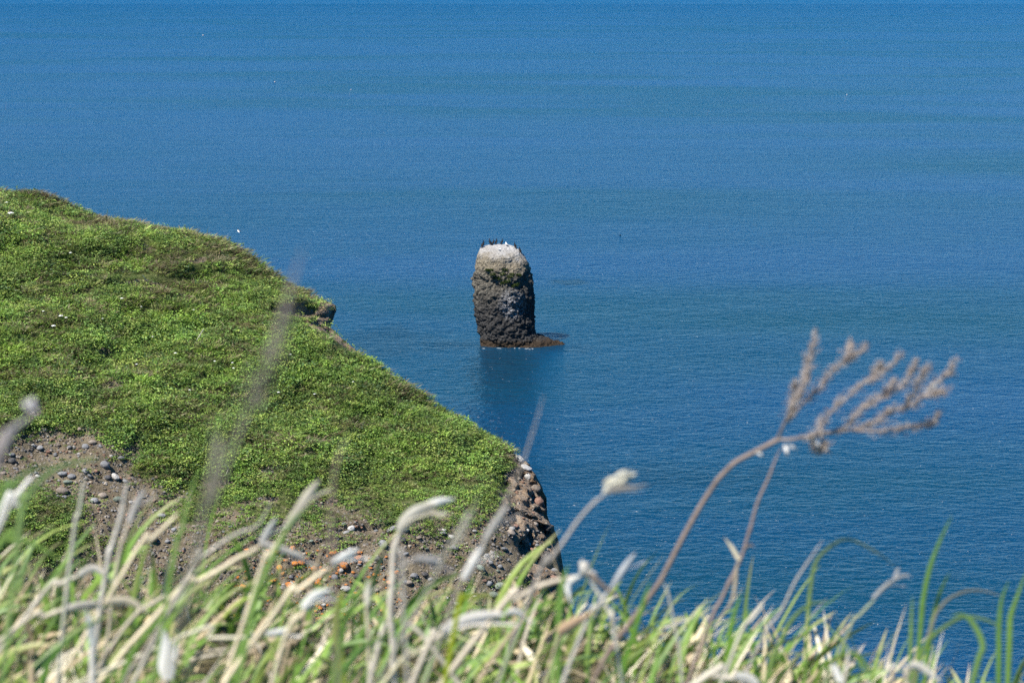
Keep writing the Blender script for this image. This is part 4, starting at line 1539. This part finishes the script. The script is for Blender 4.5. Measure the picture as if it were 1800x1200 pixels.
# --- the dead branching weed on the right
def dead_weed():
    D = 2.15
    px = D / F
    stem = [(1062, 1158), (1110, 1090), (1160, 1022), (1200, 945), (1232, 888), (1262, 842), (1292, 812), (1330, 792), (1368, 772)]
    P = world_path(stem, D)
    r = empty('dead_weed', P[0])
    Pa = np.array(P)
    kk = np.linspace(0, len(Pa) - 1, 70)
    path = np.stack([np.interp(kk, np.arange(len(Pa)), Pa[:, q]) for q in range(3)], 1)
    path = path * .65 + catmull(P, 70) * .35
    mb = MB()
    mb.tube(path, np.interp(np.linspace(0, 1, 70), [0, .6, 1], [5.2, 4.3, 4.2]) * px, np.array((.25, .19, .155))[None, :] * (1 + .3 * vnoise(path * 70, 3)[:, None]), 10)
    mb.build('stem', M_WEED, r, origin=P[0])
    BR = [
        [(1366, 773), (1385, 735), (1402, 700), (1418, 655), (1428, 615), (1434, 578)],
        [(1385, 735), (1393, 700), (1397, 668)],
        [(1402, 705), (1413, 672), (1419, 640)],
        [(1384, 740), (1420, 700), (1452, 668), (1482, 638), (1505, 622), (1528, 606)],
        [(1485, 636), (1492, 618), (1497, 600)],
        [(1366, 775), (1405, 768), (1435, 762), (1450, 735), (1480, 704), (1520, 674), (1556, 650), (1590, 620)],
        [(1528, 668), (1540, 652), (1548, 636)],
        [(1432, 764), (1470, 757), (1500, 738), (1520, 712), (1550, 695), (1585, 680), (1600, 655), (1612, 628)],
        [(1545, 697), (1562, 685), (1572, 668)],
        [(1440, 765), (1490, 756), (1530, 744), (1560, 725), (1590, 716), (1618, 700), (1642, 674), (1665, 655), (1684, 628)],
        [(1590, 716), (1606, 692), (1618, 664), (1630, 640)],
        [(1625, 695), (1645, 690), (1662, 690)],
        [(1500, 756), (1545, 757), (1585, 753), (1620, 748), (1638, 742), (1650, 724)],
        [(1425, 765), (1430, 780), (1438, 790), (1446, 788), (1449, 774)],
    ]
    for bi, b in enumerate(BR):
        dd = D + (bi % 5 - 2) * .02
        Q = [at(x, y, D + (dd - D) * min(1, i / 2)) for i, (x, y) in enumerate(b)]
        n = 8 * len(b)
        pth = catmull(Q, n)
        pth = pth + 0.0015 * np.stack([vnoise(pth * 45 + bi, 3), vnoise(pth * 45 + 9, 5), vnoise(pth * 45, 4)], -1)
        mb = MB()
        mb.tube(pth, np.linspace(3.0, 0.8, n) * px, (.30, .245, .215), 7)
        twigs = []
        for q in range(int(len(b) * 2.2)):
            k0 = int(rng.uniform(.25, .95) * (n - 1))
            tg = pth[min(k0 + 1, n - 1)] - pth[max(k0 - 1, 0)]
            tg = tg / (np.linalg.norm(tg) + 1e-9)
            dv = tg + rng.normal(0, .45, 3) * np.array([1, .6, 1])
            dv = dv / np.linalg.norm(dv)
            L = rng.uniform(10, 24) * px
            tw = catmull([pth[k0], pth[k0] + dv * L * .5, pth[k0] + dv * L * .9 + tg * L * .15], 6)
            mb.tube(tw, np.linspace(1.1, .5, 6) * px, (.33, .275, .24), 5)
            twigs.append(tw)
        br = mb.build('branch', M_WEED, r, origin=P[0])
        mb = MB()
        for tw in twigs:
            for q in range(7):
                c = tw[rng.integers(1, 6)] + rng.normal(0, 2.0, 3) * px
                mb.blob(c, (1.0 * px, 1.0 * px, rng.uniform(1.6, 3.0) * px), (.40, .34, .30), q, axis=rng.normal(0, 1, 3), n=5)
        m = int(len(b) * 34)
        for k in range(m):
            t = .18 + .82 * k / m
            c = pth[int(t * (n - 1))] + rng.normal(0, 1, 3) * np.array([6.2, 6.5, 6.2]) * px * (1.15 - .6 * t)
            tg = pth[min(int(t * (n - 1)) + 1, n - 1)] - pth[max(int(t * (n - 1)) - 1, 0)]
            ax = tg / (np.linalg.norm(tg) + 1e-9) + rng.normal(0, .6, 3)
            cc = np.array([(.33, .275, .24), (.42, .36, .31), (.24, .19, .165), (.50, .44, .39)][rng.integers(0, 4)])
            mb.blob(c, (1.2 * px, 1.2 * px, rng.uniform(1.8, 3.8) * px), cc, k, axis=ax, n=5)
        sh = mb.build('seed_cluster', M_WEED, br, origin=P[0])
    for (x, y, x2, y2, w) in ((1378, 782, 1384, 804, 7), (1384, 784, 1402, 790, 7), (1328, 796, 1342, 803, 8), (1634, 682, 1650, 672, 8), (1430, 770, 1440, 792, 6)):
        mb = MB()
        mb.strip(catmull([at(x, y, D - .01), at((x + x2) / 2 + 2, (y + y2) / 2, D - .016), at(x2, y2, D - .012)], 8), np.interp(np.linspace(0, 1, 8), [0, .5, 1], [.5, 1, .2]) * w * px, (.72, .68, .62))
        mb.build('dry_leaf', M_DRY, r, origin=P[0])
    tag(r, 'tall dead brown weed with many seeded branches bent to the right', 'dead weed')


dead_weed()

dry_stalk('thin_dead_stalk', 'thin reddish dead stalk rising behind the branching weed', 2.3,
          [(1240, 1112), (1270, 1050), (1293, 1000), (1304, 975), (1318, 930), (1338, 868), (1356, 825), (1374, 786)], 11, 8, (.29, .22, .19),
          leaves=[([(1299, 985), (1288, 965), (1273, 944)], 9, PALE), ([(1308, 965), (1320, 958), (1326, 962)], 6, BROWN), ([(1296, 990), (1285, 1060), (1240, 1110)], 7, TAN)])
dry_stalk('seed_head_stalk', 'grey stalk with a fat cream seed head against the sea', 1.75,
          [(935, 1040), (962, 990), (990, 952), (1018, 912), (1045, 882), (1066, 866)], 10, 9, (.42, .38, .33),
          heads=[(1082, 852, 26, 13, (1, -.5), (.62, .57, .42)), (1092, 842, 24, 12, (1, -.55), (.70, .66, .52))],
          leaves=[([(1062, 868), (1085, 858), (1118, 856), (1142, 850)], 9, (.42, .38, .33)), ([(1064, 868), (1092, 862), (1132, 864)], 7, (.38, .35, .32)), ([(1062, 868), (1074, 850), (1092, 835), (1114, 827)], 13, (.72, .68, .55))])
dry_stalk('blurred_grass_stem', 'very blurred grey grass stem crossing the green slope', .78,
          [(340, 990), (372, 890), (400, 815), (438, 722), (470, 640)], 14, 12, (.27, .25, .19), cat='grass stem',
          heads=[(444, 705, 34, 5, (.4, -1), (.26, .24, .18)), (456, 675, 36, 5, (.4, -1), (.26, .24, .18)), (468, 645, 36, 5, (.4, -1), (.26, .24, .18)), (479, 618, 36, 5, (.35, -1), (.26, .24, .18)), (489, 590, 34, 5, (.35, -1), (.26, .24, .18)), (499, 560, 34, 5, (.35, -1), (.28, .25, .2))],
          leaves=[([(470, 640), (500, 545), (515, 490), (536, 430)], 8, (.3, .26, .22))])
dry_stalk('faint_grass_stem', 'faint thin grass stem left of the very blurred one', .85,
          [(352, 960), (378, 800), (410, 700), (436, 640)], 4, 2.5, (.24, .26, .16), cat='grass stem')
dry_stalk('tall_sheathed_stalk', 'tall thin stalk with two white sheaths reaching over the cliff edge', 1.6,
          [(806, 1036), (828, 996), (858, 938), (890, 880), (915, 825), (938, 760), (956, 696)], 9, 4, (.42, .37, .30),
          sheaths=[([(815, 1018), (832, 988), (851, 954)], 15, WHITE), ([(852, 950), (872, 918), (896, 884)], 13, (.58, .54, .48))])
dry_stalk('brown_blurred_stalk', 'upright blurred brown stalk in front of the orange stones', 1.15,
          [(588, 1080), (582, 1000), (581, 920), (586, 850), (597, 800), (614, 758)], 11, 6, (.31, .24, .19))
dry_stalk('pointed_sheath_stalk', 'pale stalk ending in a long pointed straw sheath', 1.9,
          [(452, 1020), (470, 982), (492, 946), (508, 925)], 12, 11, PALE,
          sheaths=[([(505, 928), (530, 890), (548, 862), (562, 843)], 19, (.58, .52, .40))])
dry_stalk('forked_stalk', 'long slanting pale stalk forking at a joint left of the orange stones', 2.0,
          [(300, 1052), (350, 1020), (405, 988), (458, 957)], 15, 14, PALE,
          sheaths=[([(459, 957), (470, 935), (487, 908)], 13, (.55, .53, .48)), ([(458, 957), (495, 966), (540, 980)], 14, (.60, .55, .48))])
dry_stalk('bent_stalk', 'thick upright pale stalk with its top bent over to the right', 2.0,
          [(690, 1150), (687, 1090), (688, 1030), (694, 965), (704, 930)], 19, 17, (.66, .60, .50),
          sheaths=[([(703, 934), (722, 908), (752, 892), (770, 886)], 24, (.66, .61, .50)), ], leaves=[([(704, 928), (735, 906), (760, 903), (782, 912)], 20, (.64, .55, .40)), ([(740, 898), (770, 884), (800, 876)], 20, WHITE)])
dry_stalk('white_tipped_stalk', 'slanting stalk with a bright white sheath beside the lichen stones', 1.9,
          [(484, 1072), (520, 1040), (555, 1012), (582, 994)], 15, 13, PALE, sheaths=[([(585, 992), (608, 978), (632, 964)], 18, WHITE)])
dry_stalk('white_flag_stalk', 'low stalk with ragged white sheath below the lichen stones', 1.8,
          [(500, 1130), (518, 1092), (536, 1068)], 14, 13, PALE, sheaths=[([(534, 1070), (555, 1048), (586, 1036)], 20, WHITE)])
dry_stalk('pale_stalk', 'left taller stalk of the pale pair above the left grass', 2.0,
          [(186, 1010), (198, 960), (210, 910), (226, 843)], 16, 13, (.56, .52, .45))
dry_stalk('pale_stalk', 'right shorter stalk of the pale pair above the left grass', 2.05,
          [(206, 1000), (218, 945), (228, 915)], 12, 11, (.56, .49, .37), sheaths=[([(227, 918), (240, 885), (256, 858)], 13, (.52, .48, .43))])
dry_stalk('pale_stalk', 'pale slanting stalk starting right of the pale pair', 2.0,
          [(232, 980), (262, 950), (290, 925), (312, 900)], 13, 11, PALE)
dry_stalk('pale_stalk', 'long slanting straw stalk pointing at the short turf', 1.9,
          [(330, 1010), (350, 985), (385, 957), (420, 935), (452, 922), (478, 880)], 14, 6, (.50, .46, .38))
dry_stalk('pale_stalk', 'slanting grey stalk low in the left grass', 2.1,
          [(215, 1110), (270, 1060), (300, 1040)], 12, 11, (.52, .46, .36))
dry_stalk('pale_stalk', 'white stalk leaning right at the far left above the grass', 1.7,
          [(-10, 930), (20, 885), (48, 848), (60, 835)], 16, 11, WHITE)
dry_stalk('pale_stalk', 'second white stalk at the far left, lower and flatter', 1.7,
          [(0, 925), (28, 890), (54, 878)], 13, 10, (.66, .63, .56))
dry_stalk('pale_stalk', 'green-footed pale blade standing in front of the soil patch', 1.9,
          [(128, 960), (138, 905), (150, 838)], 14, 9, (.54, .52, .42))
dry_stalk('thick_white_stalk', 'thick white stalk cut by the bottom left of the view', 1.9,
          [(166, 1230), (165, 1180), (160, 1125)], 21, 19, (.74, .70, .62), sheaths=[([(162, 1135), (158, 1100), (150, 1072)], 15, (.48, .50, .47))])
dry_stalk('broad_white_leaf', 'broad bright white dead leaf standing at the bottom left', 1.9,
          [(290, 1215), (289, 1190), (288, 1170)], 8, 8, PALE, leaves=[([(294, 1195), (290, 1150), (284, 1095)], 34, (.84, .81, .74)), ([(308, 1160), (311, 1140), (310, 1125)], 10, WHITE)])
dry_stalk('grey_stalk', 'long grey slanting stalk crossing the green blades at bottom left', 1.8,
          [(214, 1210), (245, 1160), (275, 1110), (306, 1055)], 12, 10, (.36, .32, .26))
dry_stalk('horizontal_stalk', 'horizontal straw stalk with white tip at the lower left', 1.95,
          [(310, 1123), (370, 1121), (420, 1120), (470, 1116)], 11, 12, (.60, .56, .42), sheaths=[([(468, 1116), (490, 1112), (512, 1103)], 15, WHITE)], root=True)
dry_stalk('horizontal_stalk', 'segmented straw stalk lying across the lower left grass', 2.0,
          [(30, 1100), (75, 1083), (120, 1070), (180, 1060)], 12, 13, (.58, .52, .40), sheaths=[([(110, 1074), (140, 1065), (178, 1058)], 16, (.66, .60, .50))])
dry_stalk('horizontal_stalk', 'straw stalk with split ends in the middle of the left grass', 2.0,
          [(65, 1055), (105, 1025), (140, 1010)], 13, 14, (.60, .54, .44), sheaths=[([(138, 1012), (165, 1000), (185, 1012)], 16, (.66, .60, .50))],
          leaves=[([(185, 1060), (225, 1058), (262, 1078)], 20, (.60, .52, .38))])
dry_stalk('broad_white_sheath', 'broad white bent sheath lying over the grass below the cliff', 1.85,
          [(745, 1150), (760, 1125), (782, 1110)], 18, 18, (.62, .55, .44), sheaths=[([(778, 1112), (820, 1094), (855, 1085), (892, 1080)], 29, (.80, .74, .66)), ([(890, 1078), (905, 1076), (920, 1078)], 14, WHITE)])
dry_stalk('arching_stalk', 'straw stalk arching in front of the cliff foot to a pale head', 1.85,
          [(868, 1080), (900, 1055), (945, 1032), (990, 1018), (1022, 1010)], 20, 12, (.60, .52, .40),
          heads=[(1028, 1002, 15, 16, (.3, -1), (.66, .62, .54)), (1036, 1008, 12, 12, (1, .4), (.60, .55, .48))],
          leaves=[([(1036, 1008), (1060, 1030), (1096, 1055)], 10, BROWN), ([(1020, 1012), (998, 1030), (1004, 1062)], 12, WHITE)])
dry_stalk('crossed_stalk', 'pale stalk falling right, crossed by another in front of the sea', 1.9,
          [(1082, 1120), (1076, 1090), (1062, 1056), (1036, 1018)], 12, 11, (.60, .56, .46))
dry_stalk('crossed_stalk', 'pale stalk rising right across its neighbour in front of the sea', 1.85,
          [(1020, 1120), (1050, 1068), (1080, 1028)], 12, 11, (.58, .55, .48), sheaths=[([(1078, 1030), (1098, 998), (1118, 970)], 12, (.60, .59, .57))])
dry_stalk('peach_leaf', 'peach coloured broad dead leaf below the crossed stalks', 1.8,
          [(975, 1140), (985, 1120), (992, 1112)], 8, 8, TAN, leaves=[([(982, 1114), (1008, 1098), (1046, 1074)], 28, PEACH)])
dry_stalk('curved_pale_leaf', 'narrow pale leaf hanging from the stem of the branching weed', 2.1,
          [(1196, 1168), (1190, 1120), (1182, 1080), (1172, 1040), (1164, 1022)], 9, 6, (.56, .53, .43))
dry_stalk('pale_stalk', 'grey stalk leaning right of the branching weed foot', 2.2,
          [(1330, 1140), (1370, 1075), (1405, 1010), (1446, 950)], 9, 6, (.44, .41, .36))
dry_stalk('pale_stalk', 'short stout pale stalk right of the weed foot', 2.1,
          [(1296, 1130), (1318, 1090), (1342, 1058)], 13, 9, (.58, .54, .44))
dry_stalk('feathery_stalk', 'stalk with a small feathery tip on the right against the sea', 2.1,
          [(1480, 1130), (1510, 1080), (1540, 1048)], 8, 7, (.34, .38, .22), sheaths=[([(1535, 1052), (1560, 1028), (1578, 1015)], 9, (.50, .47, .42))],
          leaves=[([(1574, 1018), (1590, 1012), (1602, 1014)], 8, (.48, .45, .42)), ([(1572, 1018), (1578, 1004), (1580, 996)], 7, (.5, .47, .44))])
dry_stalk('pale_stalk', 'upright pale stalk at the bottom right of centre', 1.9,
          [(1480, 1215), (1486, 1180), (1492, 1140)], 11, 10, (.64, .58, .48), leaves=[([(1478, 1200), (1468, 1175), (1462, 1165)], 14, WHITE)])
dry_stalk('white_bud_stalk', 'short stalk with a pointed white bud at the bottom right', 1.9,
          [(1566, 1215), (1567, 1200)], 10, 10, TAN, heads=[(1567, 1172, 12, 8, (.05, -1), (.74, .68, .58))])
dry_stalk('drooping_dead_leaf', 'thick dead leaf drooping at the bottom right', 1.9,
          [(1594, 1215), (1592, 1190), (1598, 1172)], 12, 14, (.62, .55, .42), leaves=[([(1596, 1172), (1620, 1174), (1655, 1200)], 20, (.72, .66, .55))])
dry_stalk('white_lying_stalk', 'thick white stalk lying along the bottom edge right of centre', 1.9,
          [(1225, 1200), (1260, 1188), (1300, 1192)], 20, 20, (.66, .60, .48), sheaths=[([(1290, 1190), (1315, 1194), (1335, 1204)], 22, (.74, .70, .62))])
dry_stalk('pale_stalk', 'upright straw stalk left of the bent thick stalk', 2.0,
          [(648, 1150), (647, 1090), (645, 1060)], 13, 12, (.60, .54, .38), sheaths=[([(645, 1065), (646, 1040), (649, 1015)], 12, (.62, .58, .46))])
dry_stalk('pale_stalk', 'pale stalk leaning away below the bent thick stalk', 1.9,
          [(648, 1212), (660, 1160), (668, 1125), (678, 1092)], 18, 15, (.64, .58, .48))
dry_stalk('pale_stalk', 'straight straw stalk slanting down to the right at bottom centre', 1.9,
          [(812, 1212), (776, 1158), (748, 1122), (714, 1092)], 15, 13, (.62, .56, .44), root=False)
dry_stalk('pale_stalk', 'straw stalk rising to the right under the broad white sheath', 1.9,
          [(690, 1180), (725, 1152), (752, 1132)], 12, 11, (.60, .55, .38))
dry_stalk('fluffy_weed', 'blurred grey weed with fluffy tips at the left edge', 1.1,
          [(-14, 900), (-4, 840), (6, 790), (14, 770)], 14, 10, (.34, .29, .27), cat='weed',
          heads=[(16, 765, 15, 12, (.4, -1), (.50, .46, .44)), (60, 716, 16, 12, (-.1, -1), (.60, .57, .55)), (36, 745, 10, 6, (.8, -1), (.36, .31, .29))],
          leaves=[([(6, 790), (24, 755), (46, 738), (60, 722)], 12, (.42, .38, .36)), ([(4, 800), (8, 770), (30, 735)], 10, (.36, .32, .3))])
dry_stalk('grey_stalk', 'flat grey blurred stalk tip in front of the stony bank', 1.5,
          [(708, 1040), (706, 1010), (712, 990), (730, 982)], 11, 10, (.46, .42, .36), sheaths=[([(728, 983), (752, 985), (778, 984)], 17, (.54, .50, .46))])
dry_stalk('grey_stalk', 'faint grey stalk leaning in front of the turf by the cliff', 1.4,
          [(775, 990), (800, 960), (820, 930), (838, 872)], 9, 5, (.40, .38, .30))

# --- single green blades that stand out
def blade(label, pts, w, depth, col=(.17, .32, .05), tip=None):
    P = world_path(pts, depth)
    n = 8 * len(P)
    pth = catmull(P, n)
    px = depth / F
    prof = np.interp(np.linspace(0, 1, n), [0, .25, .6, .88, 1], [.6, 1, .9, .45, .03]) * w * .72 * px
    mb = MB()
    mb.strip(pth, prof, wcol(col, tip or col, n), fold=.2)
    o = mb.build('grass_blade', M_GRASS, origin=P[0])
    tag(o, label, 'grass blade')


blade('light green blade arching over the soil patch at left', [(30, 960), (45, 880), (90, 830), (140, 812), (182, 805)], 16, 1.5, (.26, .38, .12))
blade('second arching green blade at the far left', [(-20, 940), (20, 860), (50, 830), (95, 815)], 14, 1.5, (.22, .35, .10))
blade('broad green blade bending right over the left grass', [(-20, 985), (20, 952), (60, 958), (110, 985)], 18, 1.8, (.26, .40, .09))
blade('upright green blade right of the pale pair of stalks', [(300, 1010), (318, 940), (332, 875), (352, 820)], 11, 1.7, (.24, .38, .09))
blade('long green blade sweeping up left of the lichen stones', [(438, 1100), (458, 1030), (488, 960), (515, 915), (545, 890)], 15, 1.7, (.27, .42, .10))
blade('yellow-green broad blade standing below the lichen stones', [(600, 1180), (592, 1130), (590, 1090), (600, 1050), (606, 1036)], 24, 1.8, (.30, .38, .06))
blade('green blade crossing the yellow-green one', [(596, 1140), (612, 1085), (632, 1045), (652, 1008)], 16, 1.75, (.19, .34, .06))
blade('small yellow blade glowing near the cliff foot', [(800, 1100), (812, 1056), (840, 1048), (872, 1050)], 13, 1.8, (.38, .45, .03))
blade('vertical green blade in front of the cliff foot', [(982, 1120), (984, 1060), (990, 1020), (1000, 990)], 16, 1.8, (.20, .36, .07))
blade('bright green blade left of the weed stem', [(1090, 1200), (1110, 1130), (1130, 1060), (1145, 1018)], 15, 2.0, (.18, .36, .05))
blade('pair of bright blades, left one, right of the weed stem', [(1280, 1150), (1288, 1090), (1304, 1040)], 15, 2.1, (.20, .38, .05))
blade('pair of bright blades, right one, right of the weed stem', [(1284, 1150), (1306, 1100), (1322, 1066)], 13, 2.1, (.20, .38, .05))
blade('slender green blade bending right with thin arching tip', [(1418, 1130), (1422, 1060), (1432, 995), (1455, 965), (1490, 948), (1540, 970), (1580, 1000)], 10, 2.2, (.24, .38, .07), (.20, .22, .12))
blade('tall pointed green blade, tallest on the right side', [(1618, 1110), (1624, 1050), (1636, 995), (1655, 945), (1674, 905)], 13, 2.2, (.18, .34, .06))
blade('short round-tipped blade left of the tall pointed blade', [(1600, 1160), (1602, 1100), (1604, 1045)], 11, 2.2, (.20, .34, .08))
blade('green blade right of the tall pointed blade', [(1634, 1130), (1642, 1080), (1654, 1038), (1672, 1000)], 12, 2.25, (.16, .30, .05))
blade('green blade arching right and folding down at the right', [(1612, 1170), (1640, 1120), (1672, 1095), (1700, 1084), (1740, 1092), (1765, 1110)], 12, 2.1, (.24, .36, .10))
blade('brownish thin blade arching toward the right edge', [(1628, 1130), (1655, 1066), (1690, 1042), (1725, 1038), (1770, 1050)], 9, 2.2, (.36, .33, .22))
blade('green blade bent sharply down like a hook at right', [(1710, 1200), (1728, 1140), (1712, 1098), (1690, 1080), (1668, 1084)], 15, 2.0, (.22, .37, .09))
blade('upright green blade near the right edge, inner one', [(1756, 1180), (1756, 1120), (1760, 1060), (1774, 1018)], 13, 2.1, (.17, .33, .05))
blade('upright green blade near the right edge, outer one', [(1774, 1150), (1776, 1090), (1788, 1050), (1806, 1000)], 14, 2.1, (.22, .38, .06))
blade('green blade leaning right behind the lying white stalk', [(1352, 1180), (1372, 1130), (1392, 1090), (1425, 1062), (1470, 1056)], 13, 2.2, (.24, .36, .10))
blade('broad green blade bowed over the bottom right of centre', [(1430, 1210), (1460, 1165), (1500, 1150), (1530, 1180), (1545, 1210)], 15, 1.9, (.20, .32, .05))
blade('wide dark green blade at the bottom left', [(70, 1220), (90, 1160), (140, 1110), (200, 1075)], 16, 1.8, (.13, .27, .05))
blade('long green blade in the left grass pointing at the lichen stones', [(215, 1190), (255, 1120), (310, 1070), (400, 1035)], 16, 1.9, (.20, .35, .07))
blade('wide green blade bowed at the bottom centre', [(590, 1220), (610, 1170), (650, 1130), (700, 1112)], 20, 1.8, (.18, .33, .08))
